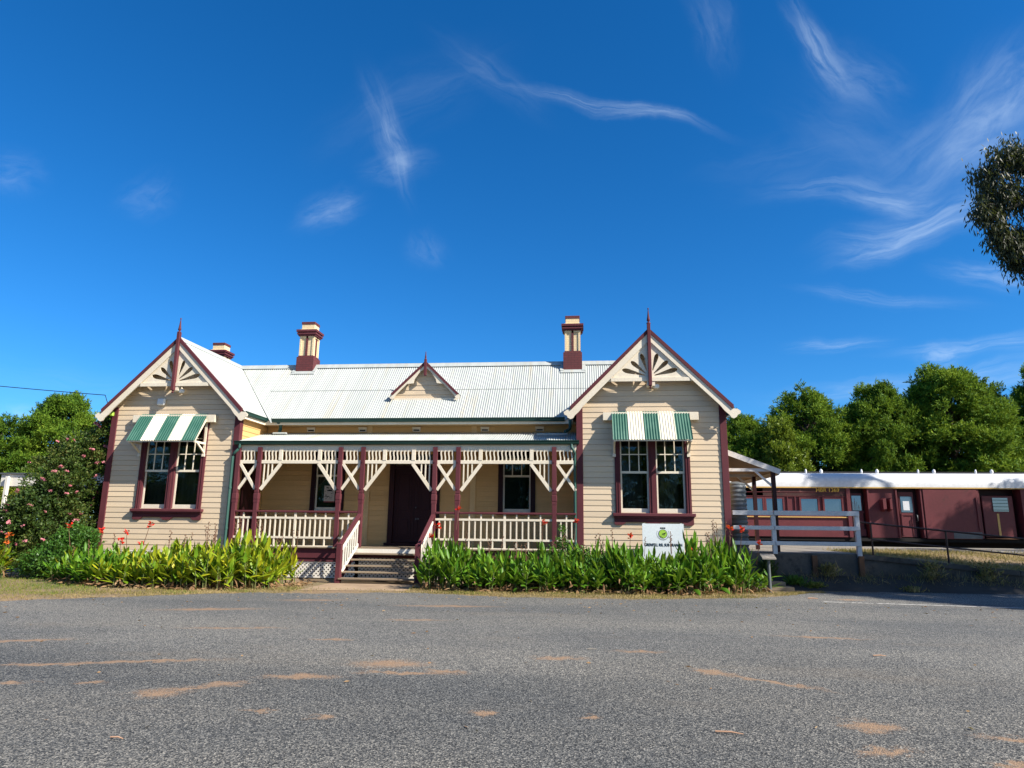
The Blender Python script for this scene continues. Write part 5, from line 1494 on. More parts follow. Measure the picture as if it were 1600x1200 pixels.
vis = [(25.75, -2.0, 10.35, 0.34), (25.55, -2.1, 9.90, 0.34), (25.95, -1.9, 11.0, 0.48), (26.5, -1.9, 11.6, 0.50), (26.2, -2.0, 10.4, 0.42), (25.9, -2.0, 9.7, 0.36), (26.05, -2.0, 9.15, 0.40), (26.35, -1.9, 8.55, 0.36), (26.6, -2.1, 8.25, 0.30), (26.75, -1.9, 9.3, 0.45), (26.9, -2.0, 10.2, 0.5), (27.2, -2.0, 11.2, 0.6), (27.4, -2.0, 8.8, 0.5), (25.85, -2.0, 9.2, 0.28), (26.15, -2.0, 8.8, 0.32), (27.6, -2.1, 9.9, 0.6)]
body = [(29.0, -3.4, 10.0, 0.9), (29.6, -4.4, 8.7, 1.0), (30.8, -4.2, 10.8, 1.1), (31.6, -5.2, 9.2, 1.2), (32.4, -4.6, 7.6, 1.0), (33.5, -5.6, 10.6, 1.3), (30.6, -5.3, 7.6, 0.9), (34.6, -4.8, 8.6, 1.2), (33.2, -3.6, 9.4, 1.1), (35.6, -5.6, 10.2, 1.2), (28.4, -4.2, 8.6, 0.8), (31.2, -3.0, 8.4, 0.9), (29.6, -5.4, 9.8, 0.8), (36.5, -4.2, 9.0, 1.2), (34.5, -3.2, 7.4, 1.0), (32.0, -2.6, 7.0, 0.9), (36.0, -3.0, 7.8, 1.0), (38.0, -4.5, 8.4, 1.2), (34.0, -2.2, 6.2, 0.9), (34.2, -6.6, 8.2, 0.9), (36.0, -7.2, 8.4, 1.0), (37.5, -6.0, 8.0, 1.1), (35.0, -6.2, 7.2, 0.9), (36.5, -7.4, 7.6, 0.9), (33.0, -6.0, 7.4, 0.8), (38.5, -7.5, 8.2, 1.1), (31.6, -4.4, 7.0, 0.8), (37.2, -3.0, 7.0, 1.0), (39.5, -5.5, 7.4, 1.2), (33.4, -3.0, 8.2, 0.9), (35.2, -3.6, 9.6, 1.0), (31.0, -4.6, 6.4, 0.6), (33.0, -7.0, 8.0, 0.7), (34.8, -7.8, 8.2, 0.8), (32.2, -6.0, 8.6, 0.7), (34.5, -7.9, 8.0, 1.0), (36.0, -8.8, 8.2, 1.1), (37.8, -9.4, 8.0, 1.2), (33.1, -7.1, 8.1, 0.8), (35.5, -8.2, 7.0, 0.9), (37.0, -8.4, 7.0, 1.0), (32.6, -6.9, 8.4, 0.7), (33.6, -7.7, 8.6, 0.8), (34.0, -8.5, 8.2, 0.8), (35.2, -9.0, 8.5, 0.9), (31.7, -6.3, 8.0, 0.6), (34.6, -8.9, 7.4, 0.7), (36.4, -9.6, 8.0, 0.9)]
gum('gum_tree', B0, vis, 15000, 'dark drooping gum tree branches hanging in from the right edge against the sky', 41,
    [([(33.0, -5.2, -0.1), (32.8, -5.1, 2.0), (32.4, -4.9, 4.2), (31.6, -4.6, 6.2), (30.2, -3.8, 8.0), (28.2, -2.6, 9.6), (26.7, -2.0, 10.2), (26.0, -2.0, 9.9)], [0.34, 0.30, 0.26, 0.21, 0.15, 0.10, 0.06, 0.03]),
     ([(28.2, -2.6, 9.6), (27.2, -2.1, 9.3), (26.5, -2.0, 8.7)], [0.07, 0.04, 0.015]), ([(27.6, -2.3, 9.9), (27.0, -2.0, 10.9), (26.4, -1.9, 11.4)], [0.06, 0.035, 0.015])])
rng_b = [([(34.6, -4.6, -0.1), (34.6, -4.6, 2.5), (34.2, -4.6, 5.0), (33.4, -4.6, 7.2), (32.6, -4.6, 9.2)], [0.4, 0.34, 0.28, 0.2, 0.1]), ([(34.2, -4.6, 5.0), (35.4, -4.6, 7.0), (35.9, -4.6, 9.0)], [0.2, 0.14, 0.07]), ([(33.4, -4.6, 7.2), (31.2, -4.4, 8.6), (29.4, -4.2, 9.2)], [0.14, 0.09, 0.04])]
gum('gum_tree', (34.6, -4.6, 0.0), body, 105000, 'leafy gum tree beyond the right edge, shading the ramp and the car park corner', 43, rng_b, 1.4)
back = [(36.2, 4.2, 13.0, 0.7), (35.5, 4.4, 12.8, 0.6), (37.2, 4.1, 13.3, 0.6), (39.8, 4.6, 10.0, 0.8), (40.6, 4.8, 10.1, 0.7), (39.1, 4.4, 9.9, 0.6), (41.4, 4.7, 10.6, 0.6), (37.0, 2.2, 9.0, 0.9), (38.0, 1.6, 7.6, 0.9), (40.0, 2.0, 8.0, 1.0), (35.4, 1.0, 8.0, 0.8), (36.4, 0.4, 9.2, 0.9)]
gum('gum_tree', (38.6, 3.6, 0.0), back, 26000, 'tall gum tree beyond the right edge whose shade dapples the carriage roof and side', 45,
    [([(38.6, 3.6, -0.1), (38.5, 3.7, 3.0), (38.2, 3.9, 6.0), (37.8, 4.2, 9.0), (37.0, 4.4, 11.8)], [0.38, 0.32, 0.25, 0.17, 0.07]), ([(38.2, 3.9, 6.0), (39.6, 4.4, 8.0), (40.2, 4.6, 9.6)], [0.18, 0.11, 0.05]), ([(38.2, 3.9, 6.0), (37.4, 2.6, 8.0), (36.4, 1.4, 8.8)], [0.16, 0.1, 0.05])])

# ---- bushes
def blossom_mesh(mat, r, seed, n=9):
    rng = np.random.default_rng(seed)
    D = rnd_dirs(rng, n); D[:, 2] = np.abs(D[:, 2]) * 0.6
    V, F = diamonds(np.zeros((n, 3)), D, rng.uniform(0.8, 1.1, n) * r, rng.uniform(0.6, 0.9, n) * r, rng, 0.2)
    return np_mesh('blossom', V, F, mat)
pinks = [blossom_mesh(M['petal_pink'], 0.095, s, 10) for s in (1, 2, 3)]
yellows = [blossom_mesh(M['petal_yellow'], 0.07, s, 12) for s in (4,)]

def bush(name, base, clumps, nleaf, L, Wd, mat, label, seed, blossoms=(), bmesh_=None, cat='bush', facing=(0.5, -0.8, 0.35), flat=0.9, shell=0.35, updir=0.5, stray=0.26, spray=0):
    rng = np.random.default_rng(seed); rd = random.Random(seed)
    if spray:      # leaves grouped in sprays so light and dark alternate
        T, td = crown_points(rng, clumps, nleaf // spray, flat, shell, stray)
        k = rng.integers(0, len(T), nleaf); P = T[k] + rng.normal(size=(nleaf, 3)) * np.array([0.07, 0.07, 0.05]); d = td[k]
    else:
        P, d = crown_points(rng, clumps, nleaf, flat, shell, stray)
    keep = P[:, 2] > 0.03; P = P[keep]; d = d[keep]; n = len(P)
    D = d * 0.7 + rng.normal(size=P.shape) * 0.55 + np.array([0, 0, updir * 0.5]); D /= np.linalg.norm(D, axis=1, keepdims=True)
    V, F = diamonds(P, D, rng.uniform(L * 0.7, L * 1.25, n), rng.uniform(Wd * 0.7, Wd * 1.2, n), rng)
    r = empty(name, base, label, cat); off = np.array(base)
    o = bpy.data.objects.new('foliage', np_mesh('foliage', V - off, F, mat)); COL.objects.link(o); o.parent = r
    mb = MB()
    for c in clumps:
        b = Vector(base) + Vector((rd.uniform(-0.25, 0.25), rd.uniform(-0.2, 0.2), 0))
        e = Vector(c[:3]); mb.tube([b, b.lerp(e, 0.5) + Vector((0, 0, 0.25 * (e.z - b.z) * 0.5)), e], [0.03, 0.02, 0.008], 6, cap=False)
    part('stems', mb, M['bark'], r)
    f = np.array(facing)
    for i in range(blossoms if isinstance(blossoms, int) else 0):
        for _ in range(60):
            c = rd.choice(clumps); v = Vector((rd.gauss(0, 1), rd.gauss(0, 1), rd.gauss(0, 1))).normalized()
            p = Vector(c[:3]) + v * c[3] * 1.04
            if v.dot(Vector(facing)) > 0.25 and p.z > 0.3 and all((p - Vector(o_[:3])).length > 0.9 * o_[3] for o_ in clumps):
                break
        o = bpy.data.objects.new('blossom', rd.choice(bmesh_)); COL.objects.link(o); o.parent = r
        o.location = p - Vector(base); o.rotation_euler = (rd.uniform(-0.8, 0.8), rd.uniform(-0.8, 0.8), rd.uniform(0, 6)); s = rd.uniform(0.7, 1.25); o.scale = (s, s, s)
    return r
rd = random.Random(9)
cl = [(-0.62, 0.35, 4.15, 0.52), (-0.55, 0.2, 3.5, 0.5), (-0.95, 0.1, 3.85, 0.5), (-1.25, -0.2, 3.3, 0.6), (-1.75, -0.3, 3.15, 0.5), (-0.75, -0.1, 2.8, 0.6), (-1.6, -0.6, 2.55, 0.62), (-1.95, -0.6, 2.1, 0.48), (-1.0, -0.7, 2.3, 0.62), (-0.65, -0.4, 1.9, 0.45), (-1.5, -1.0, 1.75, 0.65), (-2.15, -0.9, 1.5, 0.6), (-1.0, -1.1, 1.3, 0.6), (-1.8, -1.2, 0.85, 0.6), (-1.1, -1.2, 0.6, 0.5), (-2.4, -0.6, 0.9, 0.55), (-0.6, 0.6, 1.2, 0.4), (-0.5, 0.7, 2.4, 0.4), (-1.5, 0.4, 2.2, 0.7), (-1.6, 0.4, 1.2, 0.7), (-0.7, 1.3, 1.5, 0.65), (-0.7, 1.4, 2.6, 0.6), (-0.7, 1.2, 0.6, 0.6), (-0.65, 1.3, 3.4, 0.5), (-0.36, 0.45, 1.75, 0.32), (-0.5, 0.1, 1.45, 0.38), (-0.42, 0.5, 2.1, 0.3), (-0.4, 0.3, 0.9, 0.35), (-0.42, 0.3, 4.55, 0.3), (-1.5, -0.1, 3.75, 0.34), (-2.3, -0.7, 1.75, 0.32), (-0.75, -0.9, 2.75, 0.32)]
bush('flowering_bush', (-1.3, -0.3, 0.0), cl, 46000, 0.095, 0.050, M['camellia'], 'tall dark bush dotted with pink flowers against the left end of the station', 51, 96, pinks, spray=26)
cl = [(0.15, -1.5, 0.75, 0.42), (-0.15, -1.6, 0.55, 0.42), (0.5, -1.7, 0.55, 0.4), (0.15, -1.9, 0.4, 0.4), (0.62, -1.4, 0.9, 0.3), (-0.45, -1.8, 0.4, 0.35), (0.3, -1.3, 1.0, 0.28), (0.45, -1.2, 1.22, 0.26), (0.1, -1.3, 1.15, 0.25), (0.75, -1.3, 1.1, 0.22)]
bush('green_shrub', (0.1, -1.6, 0.0), cl, 14000, 0.10, 0.05, M['shrub'], 'low bright green shrub in front of the pink-flowered bush', 52, spray=16)
cl = [(-8.6, 6.0, 1.6, 0.7), (-8.9, 6.1, 2.4, 0.6), (-8.3, 6.2, 0.9, 0.7), (-9.6, 6.0, 1.5, 0.8), (-8.5, 6.0, 2.9, 0.35), (-9.4, 6.4, 2.6, 0.5)]
bush('lime_shrub', (-8.8, 6.0, 0.0), cl, 9000, 0.14, 0.06, M['lime_shrub'], 'yellow-green shrub behind the white shelter post at the left edge', 53)
cl = [(14.15, -1.9, 0.75, 0.30), (14.5, -2.1, 0.55, 0.32), (14.85, -1.9, 0.8, 0.28), (15.2, -2.2, 0.55, 0.32), (15.6, -2.1, 0.6, 0.30), (14.3, -2.3, 0.3, 0.28), (15.0, -2.4, 0.3, 0.28), (14.35, -1.7, 1.15, 0.18), (15.75, -2.3, 0.35, 0.25), (14.35, -1.6, 1.5, 0.10)]
rb = bush('rose_bush', (14.8, -2.1, 0.0), cl, 7500, 0.065, 0.04, M['shrub'], 'straggly rose bush with yellow blooms among the cannas below the right corner post', 54)
for p in ((14.68, -1.72, 1.02), (13.95, -2.6, 0.12)):
    o = bpy.data.objects.new('blossom', yellows[0]); COL.objects.link(o); o.parent = rb; o.location = Vector(p) - Vector((14.8, -2.1, 0.0)); o.rotation_euler = (0.9, 0.1, 0.3)

cl = [(-4.6 + 0.62 * i + rd.uniform(-0.2, 0.2), 9.5 + rd.uniform(-0.4, 0.4), rd.uniform(0.5, 3.0), rd.uniform(0.7, 1.0)) for i in range(8) for _ in range(3)]
bush('dark_shrub', (-2.4, 9.5, 0.0), cl, 16000, 0.16, 0.09, M['camellia'], 'dark leafy shrub filling the gap behind the pink-flowered bush and the shelter', 57)

# ---- canna lilies
def canna_leaf(V, F, MI, base, az, el, L, Wd, droop, mi, roll=0.0):
    st = [0.0, 0.22, 0.5, 0.78, 1.0]; wp = [0.10, 0.72, 1.0, 0.66, 0.03]
    p = np.array(base, float); o = len(V); e = el
    hv = np.array([math.cos(az), math.sin(az), 0]); sd = np.array([-math.sin(az), math.cos(az), 0])
    prev = 0.0
    for s, w in zip(st, wp):
        d = hv * math.cos(e) + np.array([0, 0, 1]) * math.sin(e)
        p = p + d * L * (s - prev); prev = s; e -= droop * 0.25
        nn = np.cross(sd, d); side = sd * math.cos(roll) + nn * math.sin(roll); nf = np.cross(side, d)
        h = Wd * w * 0.5
        V += [p - side * h + nf * h * 0.42, p, p + side * h + nf * h * 0.42]
    for i in range(4):
        a = o + i * 3
        F += [(a, a + 1, a + 4, a + 3), (a + 1, a + 2, a + 5, a + 4)]; MI += [mi, mi]

def canna_meshes(seed, mat, ns=6, dense=7):
    rd = random.Random(seed); V = []; F = []; MI = []; mb = MB()
    for s in range(ns):
        bx, by = rd.gauss(0, 0.10), rd.gauss(0, 0.10); H = rd.uniform(0.50, 1.0); lx, ly = rd.gauss(0, 0.06), rd.gauss(0, 0.06)
        top = (bx + lx, by + ly, H)
        mb.tube([(bx, by, -0.02), (bx + lx * 0.4, by + ly * 0.4, H * 0.5), top], [0.014, 0.011, 0.006], 5, cap=False)
        az = rd.uniform(0, 6.28)
        for k in range(dense):
            t = 0.26 + 0.74 * k / (dense - 1); az += 2.4 + rd.uniform(-0.4, 0.4)
            el = 0.80 + 0.62 * t + rd.uniform(-0.28, 0.15)
            L = (0.28 + 0.14 * math.sin(math.pi * (0.25 + 0.6 * t))) * rd.uniform(0.75, 1.2)
            canna_leaf(V, F, MI, (bx + lx * t, by + ly * t, H * t * 0.92), az, el, L, L * rd.uniform(0.19, 0.29), rd.uniform(0.1, 0.9) * (1.1 - 0.7 * t) + (0.9 if rd.random() < 0.12 else 0), 0, rd.uniform(-0.5, 0.5))
    for k in range(rd.randint(6, 10)):   # withered leaves at the foot
        az = rd.uniform(0, 6.28); q = rd.uniform(0.05, 0.2)
        canna_leaf(V, F, MI, (q * math.cos(az), q * math.sin(az), rd.uniform(0.03, 0.40)), az, rd.uniform(-1.2, 0.4), rd.uniform(0.18, 0.36), rd.uniform(0.035, 0.085), rd.uniform(0.5, 2.0), 1, rd.uniform(-1, 1))
    V = np.array(V); F = np.array(F)
    me = np_mesh('foliage', V, F, [mat, M['dry_leaf']], np.array(MI))
    me.polygons.foreach_set('use_smooth', [True] * len(F))
    return [('foliage', me), ('stems', mb.mesh('stems', M['stem']))]
def spike_mesh(seed, kind):
    rng = np.random.default_rng(seed); rd = random.Random(seed); mb = MB()
    mb.tube([(0, 0, -0.55), (0.01, 0.0, -0.2), (rd.uniform(-0.03, 0.03), 0.0, 0.06)], [0.010, 0.008, 0.004], 5, cap=False)
    if kind == 'dry':
        for k in range(7):
            z = -0.22 + 0.045 * k; a = k * 2.3
            mb.lathe((0.028 * math.cos(a), 0.028 * math.sin(a), z), [(0.0, -0.02), (0.015, -0.008), (0.014, 0.008), (0.0, 0.022)], 6)
        return mb.mesh('seed_spike', M['dry_stem'])
    n = 13
    C = np.array([[rd.gauss(0, 0.03), rd.gauss(0, 0.03), rd.uniform(-0.06, 0.05)] for _ in range(n)])
    D = rnd_dirs(rng, n); D[:, 2] = D[:, 2] * 0.6 + 0.25
    V, F = diamonds(C, D, rng.uniform(0.07, 0.125, n), rng.uniform(0.05, 0.085, n), rng, 0.25)
    o = len(mb.v); k0 = len(mb.f)
    mb.add([tuple(v) for v in V], [tuple(f) for f in F], 1)
    return mb.mesh('flower_spike', [M['dry_stem'], M['petal_orange' if kind == 'orange' else 'petal_red']])
red_sp = [spike_mesh(s, 'red') for s in (1, 2, 3, 4)]; dry_sp = [spike_mesh(s, 'dry') for s in (5, 6, 7)]; org_sp = [spike_mesh(8, 'orange')]
CL = [canna_meshes(100 + i, M['canna_l']) for i in range(6)]; CR = [canna_meshes(200 + i, M['canna_r']) for i in range(6)]
proto = {}
def canna(x, y, h, sets, label, group, rdm, flower=None, fz=1.3, fx=None, dry=False):
    k = rdm.randrange(len(sets)); key = (id(sets), k)
    r = plant('canna_plant', sets[k], (x, y, 0.0), label, 'canna plant', group, (1.0, 1.0, h / 1.18), rdm.uniform(0, 6.28))
    # the spikes stand on the clump in its own turned and scaled frame
    def sp(me, px, py, pz, s=1.0):
        o = bpy.data.objects.new(me.name.split('.')[0], me); COL.objects.link(o); o.parent = r
        c, s_ = math.cos(-r.rotation_euler.z), math.sin(-r.rotation_euler.z); dx, dy = px - x, py - y
        o.location = (dx * c - dy * s_, dx * s_ + dy * c, pz / (h / 1.18)); o.scale = (s, s, s * 1.18 / h)
        o.rotation_euler = (rdm.uniform(-0.12, 0.12), rdm.uniform(-0.12, 0.12), rdm.uniform(0, 6))
    if flower:
        sp(rdm.choice(flower), fx if fx is not None else x, y, fz)
    if dry:
        for _ in range(rdm.randint(1, 2)):
            sp(rdm.choice(dry_sp), x + rdm.uniform(-0.15, 0.15), y + rdm.uniform(-0.1, 0.1), h + rdm.uniform(0.08, 0.30), rdm.uniform(0.8, 1.1))
    return r
def interp(pts, x):
    for (xa, a), (xb, b) in zip(pts[:-1], pts[1:]):
        if x <= xb:
            return a + (b - a) * max(0.0, (x - xa)) / (xb - xa)
    return pts[-1][1]
HL = [(0.9, 0.95), (1.9, 1.02), (2.8, 1.02), (3.25, 0.76), (3.7, 1.18), (4.6, 1.24), (5.5, 1.24), (6.3, 1.32), (7.05, 1.22), (7.5, 0.75)]
YFL = [(0.9, -2.5), (2.15, -3.3), (4.0, -3.75), (5.8, -4.0), (7.0, -3.4), (7.7, -2.4)]
HRr = [(10.6, 1.05), (11.1, 1.46), (11.65, 1.42), (12.15, 1.02), (12.8, 1.10), (13.5, 1.05), (14.04, 1.22), (15.4, 1.20), (15.95, 1.45), (16.45, 1.02), (17.0, 1.10), (17.6, 1.38), (18.8, 1.50), (19.2, 1.05)]
YFR = [(10.7, -2.5), (12.3, -2.85), (14.7, -2.65), (17.7, -2.6), (19.0, -1.6)]
rdm = random.Random(77)
GLB = 'canna plants in the bed left of the steps'; GRB = 'canna plants in the bed right of the steps'
FL_L = [(0.86, 1.44, 'beside the bright green shrub'), (1.83, 1.32, 'in front of the left corner post of the left gable'), (2.56, 1.29, 'standing tallest below the left awning window'), (2.41, 1.07, 'with the low bloom under the left end of the window sill'), (3.2, 1.49, 'with a high thin bloom below the middle of the left window'), (3.03, 0.99, 'at the low dip in the hedge under the left window')]
FL_R = [(11.53, 2.02, 'reaching the verandah handrail right of the steps'), (10.98, 1.56, 'beside the right verandah post at the steps'), (10.80, 1.28, 'against the right stair rail'), (13.84, 1.67, 'before the last verandah post'), (14.71, 1.72, 'before the right gable left corner post'), (16.13, 1.35, 'just left of the white sign'), (17.75, 1.03, 'at the lower right of the white sign'), (18.69, 1.58, 'before the far right corner post'), (18.98, 1.55, 'beside the slim metal tank'), (19.40, 1.22, 'nearest the plaque stand')]
used = []
for fx, fz, w in FL_L:
    y = -2.3; h = min(interp(HL, fx), fz + 0.0) * 0.95
    canna(fx, y, h, CL, 'red-flowered canna plant ' + w, GLB, rdm, red_sp, fz, fx); used.append((fx, y))
for fx, fz, w in FL_R:
    y = -1.5; h = min(interp(HRr, fx), fz) * 0.97
    if fx > 19.2: h = 0.62
    if fx < 10.9: h = 0.85
    canna(fx, y, h, CR, 'red-flowered canna plant ' + w, GRB, rdm, red_sp, fz, fx); used.append((fx, y))
canna(-1.5, -1.7, 1.05, CL, 'orange-flowered canna plant at the left edge beside the pink-flowered bush', None, rdm, org_sp, 1.15, -1.45)
canna(-1.25, -2.0, 0.95, CL, 'second yellow-green canna plant at the left edge with an orange bloom', None, rdm, org_sp, 0.98, -1.2)
def fill(x0, x1, YF, yb, Hh, sets, lab, grp, step, skip=()):
    n = 0
    x = x0
    while x < x1:
        yf = interp(YF, x); y = yf; row = 0
        while y < yb:
            px = x + rdm.uniform(-0.12, 0.12) + (0.14 if row % 2 else 0); py = y + rdm.uniform(-0.08, 0.08)
            if all((px - a) ** 2 + (py - b) ** 2 > 0.03 for a, b in used) and not any(a < px < b and py < c for a, b, c in skip):
                h = interp(Hh, px) * (0.90 + 0.06 * (row > 0) + rdm.uniform(-0.20, 0.12))
                if row == 0: h *= 0.82
                canna(px, py, h, (CR if sets is CL and px < 3.4 + rdm.uniform(-0.8, 0.4) else sets), lab(px), grp, rdm, dry=(row >= 1 and rdm.random() < 0.22))
                n += 1
            y += 0.42; row += 1
            if row > 3: break
        x += step
    return n
def lab_l(x):
    return 'green canna clump below the left gable window' if x < 3.6 else ('yellowing canna clump at the corner of the left gable' if x < 5.2 else 'yellowing canna clump in front of the left verandah railing')
def lab_r(x):
    if x < 12.1: return 'tall green canna clump at the right of the steps'
    if x < 14.2: return 'dark green canna clump before the right verandah railing'
    if x < 16.4: return 'green canna clump left of the white sign'
    if x < 17.5: return 'low green canna clump in front of the white sign'
    return 'tall green canna clump below the right window near the corner'
n1 = fill(1.15, 7.25, YFL, -1.0, HL, CL, lab_l, GLB, 0.31)
n2 = fill(11.15, 18.75, YFR, -0.75, HRr, CR, lab_r, GRB, 0.33)

# ---- grass, fallen leaves and weeds
def blades(name, pts, hmin, hmax, mat, seed, w=0.012, lean=0.5, kind='stuff'):
    rng = np.random.default_rng(seed); P = np.array(pts); n = len(P)
    D = rng.normal(size=(n, 3)) * lean + np.array([0, 0, 1.0]); D /= np.linalg.norm(D, axis=1, keepdims=True)
    V, F = diamonds(P, D, rng.uniform(hmin, hmax, n), rng.uniform(w * 0.6, w * 1.4, n), rng, 0.1)
    o = bpy.data.objects.new(name, np_mesh(name, V, F, mat)); COL.objects.link(o); o['kind'] = kind
    return o
rg = random.Random(15)
pts = []; pts_g = []
while len(pts) + len(pts_g) < 52000:
    x = rg.uniform(-6, 21.0); ye = interp(EDGE, x)
    yb = -2.0 if x < 0.8 else (interp(YFL, x) + 0.15 if x < 7.7 else (-3.0 if x < 10.6 else interp(YFR, x) + 0.2))
    y = rg.uniform(ye - 0.10, yb)
    if 8.0 < x < 10.6 and rg.random() < 0.92: continue
    d = (y - ye) / max(0.3, (yb - ye))
    patch = 0.5 + 0.5 * math.sin(x * 2.1 + 1.3 * math.sin(y * 3)) * math.sin(y * 2.7 + x * 0.9)
    if patch < 0.25 and rg.random() < 0.75: continue
    if d < 0.12 and rg.random() < 0.6: continue
    green = (x < 3.5 and d > 0.35) or (patch > 0.8 and rg.random() < 0.4)
    (pts_g if green else pts).append((x, y, 0.0))
blades('grass', pts, 0.02, 0.075, M['straw'], 61, 0.009, 0.7)
blades('grass', pts_g, 0.03, 0.085, M['grass'], 62, 0.009, 0.55)
pts = []
while len(pts) < 2600:
    if rg.random() < 0.45:
        x = rg.uniform(1.2, 7.8); y = interp(YFL, x) + rg.uniform(-0.35, 0.6)
    else:
        x = rg.uniform(10.7, 19.3); y = interp(YFR, x) + rg.uniform(-0.30, 0.6)
    pts.append((x, y, rg.uniform(0.005, 0.10)))
rng = np.random.default_rng(64); P = np.array(pts); D = rng.normal(size=P.shape) * np.array([1, 1, 0.35]); D /= np.linalg.norm(D, axis=1, keepdims=True)
V, F = diamonds(P, D, rng.uniform(0.08, 0.24, len(P)), rng.uniform(0.02, 0.06, len(P)), rng, 0.3)
o = bpy.data.objects.new('fallen_leaves', np_mesh('fallen_leaves', V, F, M['dry_leaf'])); COL.objects.link(o); o['kind'] = 'stuff'
# bits of bark and leaf blown over the asphalt
rng = np.random.default_rng(68); n = 420
X = rng.uniform(3, 27, n); Y = np.where(rng.random(n) < 0.6, -4.2 - np.abs(rng.normal(0, 1.6, n)), rng.uniform(-15, -4, n))
Y = np.minimum(Y, np.array([interp(EDGE, x) - 0.02 for x in X]))
P = np.column_stack([X, Y, np.full(n, 0.016)]); D = np.column_stack([rng.normal(0, 1, n), rng.normal(0, 1, n), np.full(n, 0.04)]); D /= np.linalg.norm(D, axis=1, keepdims=True)
V, F = diamonds(P, D, rng.uniform(0.03, 0.10, n), rng.uniform(0.010, 0.026, n), rng, 0.15)
V[:, 2] = np.maximum(V[:, 2], 0.010)
o = bpy.data.objects.new('leaf_litter', np_mesh('leaf_litter', V, F, M['dry_leaf'])); COL.objects.link(o); o['kind'] = 'stuff'
# ramp and platform grass
pts = []
while len(pts) < 26000:
    x = rg.uniform(22.6, 36); t = rg.random(); y = 0.34 + 3.3 * t
    if math.sin(x * 1.7 + y * 2) * math.sin(x * 0.6 - y) < -0.35 and rg.random() < 0.7: continue
    pts.append((x, y, zk(x) * (1 - t) + 0.955 * t - 0.02))
blades('ramp_grass', pts, 0.04, 0.16, M['straw'], 66, 0.012, 0.6)
pts = []
while len(pts) < 1500:
    x = rg.uniform(20.4, 33); y = rg.uniform(-0.30, 0.18); t = (y + 0.75) / 0.97
    hgt = max(0.0, min(0.34, zk(x) - 0.32))
    if rg.random() > 0.25 + 0.75 * abs(math.sin(x * 2.3)): continue
    pts.append((x, y, hgt * (t * t * (3 - 2 * t)) - 0.01))
blades('bank_grass', pts, 0.04, 0.28, M['straw'], 67, 0.010, 0.55)
# small weeds along the wall, one object each
def weed(x, y, z, h, r, mat, n, label, seed, name='weed'):
    rng = np.random.default_rng(seed)
    C = np.column_stack([rng.normal(0, r * 0.4, n), rng.normal(0, r * 0.4, n), rng.uniform(0, h * 0.7, n)])
    D = np.column_stack([rng.normal(0, 0.6, n), rng.normal(0, 0.6, n), rng.uniform(0.2, 1.2, n)]); D /= np.linalg.norm(D, axis=1, keepdims=True)
    V, F = diamonds(C, D, rng.uniform(0.4, 0.7, n) * min(h, 0.3), rng.uniform(0.02, 0.04, n), rng, 0.2)
    o = bpy.data.objects.new(name, np_mesh(name, V, F, mat)); COL.objects.link(o); o.location = (x, y, z)
    return tag(o, label, 'weed')
weed(20.55, -0.35, 0.10, 0.26, 0.30, M['shrub'], 420, 'low bright green weed at the foot of the wall near the plaque stand', 71)
weed(21.0, -0.45, 0.05, 0.16, 0.30, M['grass'], 320, 'flat yellow-green weed at the foot of the wall, right of the bright one', 72)
weed(19.95, 0.05, 0.25, 0.62, 0.22, M['camellia'], 420, 'dark leafy weed growing against the wall behind the plaque stand', 73)
weed(21.55, -0.05, 0.30, 0.45, 0.30, M['straw'], 200, 'dry grass tussock in front of the wall post', 74, 'dry_tussock')
weed(24.2, -0.1, 0.30, 0.60, 0.35, M['straw'], 220, 'tall dry tussock below the ramp kerb under the second handrail post', 75, 'dry_tussock')
weed(25.6, 0.0, 0.25, 0.65, 0.35, M['straw'], 220, 'tall dry tussock below the ramp kerb near the right edge', 76, 'dry_tussock')
weed(23.4, -0.6, 0.0, 0.16, 0.30, M['straw'], 200, 'low dry tussock in the shaded corner of the car park', 77, 'dry_tussock')
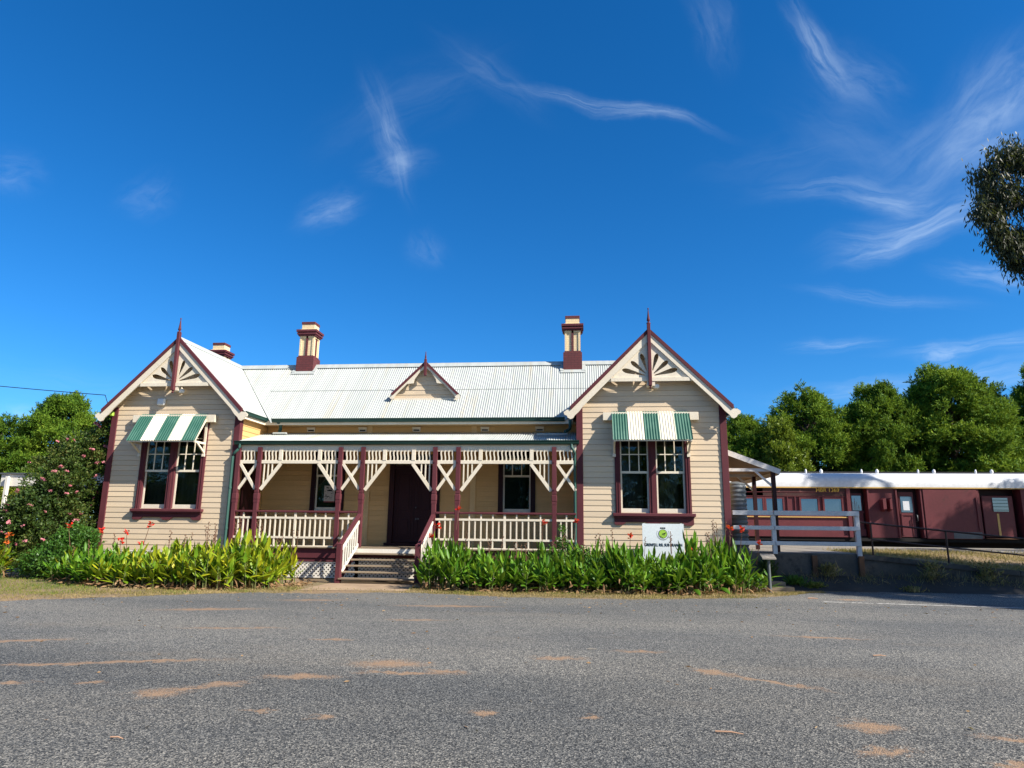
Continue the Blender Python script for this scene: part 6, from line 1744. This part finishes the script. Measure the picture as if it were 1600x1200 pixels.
# timber edging beside the plaque, sticks and scraps on the car park
eg = part('timber_edging', MB().box(19.35, -0.95, 0.0, 20.35, -0.55, 0.10, bev=0.01).box(19.45, -0.55, 0.10, 20.25, -0.2, 0.20, bev=0.01), M['timber'])
tag(eg, 'low weathered timber steps between the canna bed and the wall', 'edging')
def stick(x, y, l, a, label, mat='dry_stem', w=0.012):
    o = part('twig', MB().tube([(x, y, 0.022), (x + l * 0.5 * math.cos(a) + 0.01, y + l * 0.5 * math.sin(a), 0.028), (x + l * math.cos(a), y + l * math.sin(a), 0.02)], [w, w * 0.9, w * 0.5], 6), M[mat]); tag(o, label, 'twig')
M['palestick'] = paint('peeled stick', (0.50, 0.30, 0.19), (0.42, 0.25, 0.16), rough=0.8)
stick(11.45, -14.92, 0.11, -0.15, 'short pale stick lying on the asphalt at the lower left', 'palestick', 0.007)
stick(15.93, -14.12, 0.21, -0.18, 'longest pale stick lying on the asphalt right of centre', 'palestick', 0.008)
stick(18.55, -10.45, 0.16, 0.05, 'small pale stick on the asphalt towards the right side', 'palestick', 0.008)
stick(14.95, -10.6, 0.12, 0.1, 'tiny pale chip on the asphalt in line with the right gable', 'concrete', 0.008)
stick(20.05, -3.0, 0.22, 0.0, 'short pale stick on the asphalt in front of the plaque stand', 'palestick', 0.014)

# ---- unseen tree line added behind the viewpoint to darken the window reflections
rng = np.random.default_rng(90); rdw = random.Random(90); cl = []
for i in range(46):
    x = -70 + i * 2.15 + rdw.uniform(-1, 1); h = rdw.uniform(6, 11)
    for _ in range(6):
        cl.append((x + rdw.uniform(-1.6, 1.6), -50 + rdw.uniform(-3, 3), rdw.uniform(1.2, h), rdw.uniform(1.0, 1.8)))
P, d = crown_points(rng, cl, 30000, 0.9, 0.3); D = d + rng.normal(size=P.shape) * 0.4; D /= np.linalg.norm(D, axis=1, keepdims=True)
V, F = diamonds(P, D, rng.uniform(0.6, 1.0, len(P)), rng.uniform(0.35, 0.6, len(P)), rng)
o = bpy.data.objects.new('far_wood', np_mesh('far_wood', V, F, M['pine'])); COL.objects.link(o); o['kind'] = 'stuff'
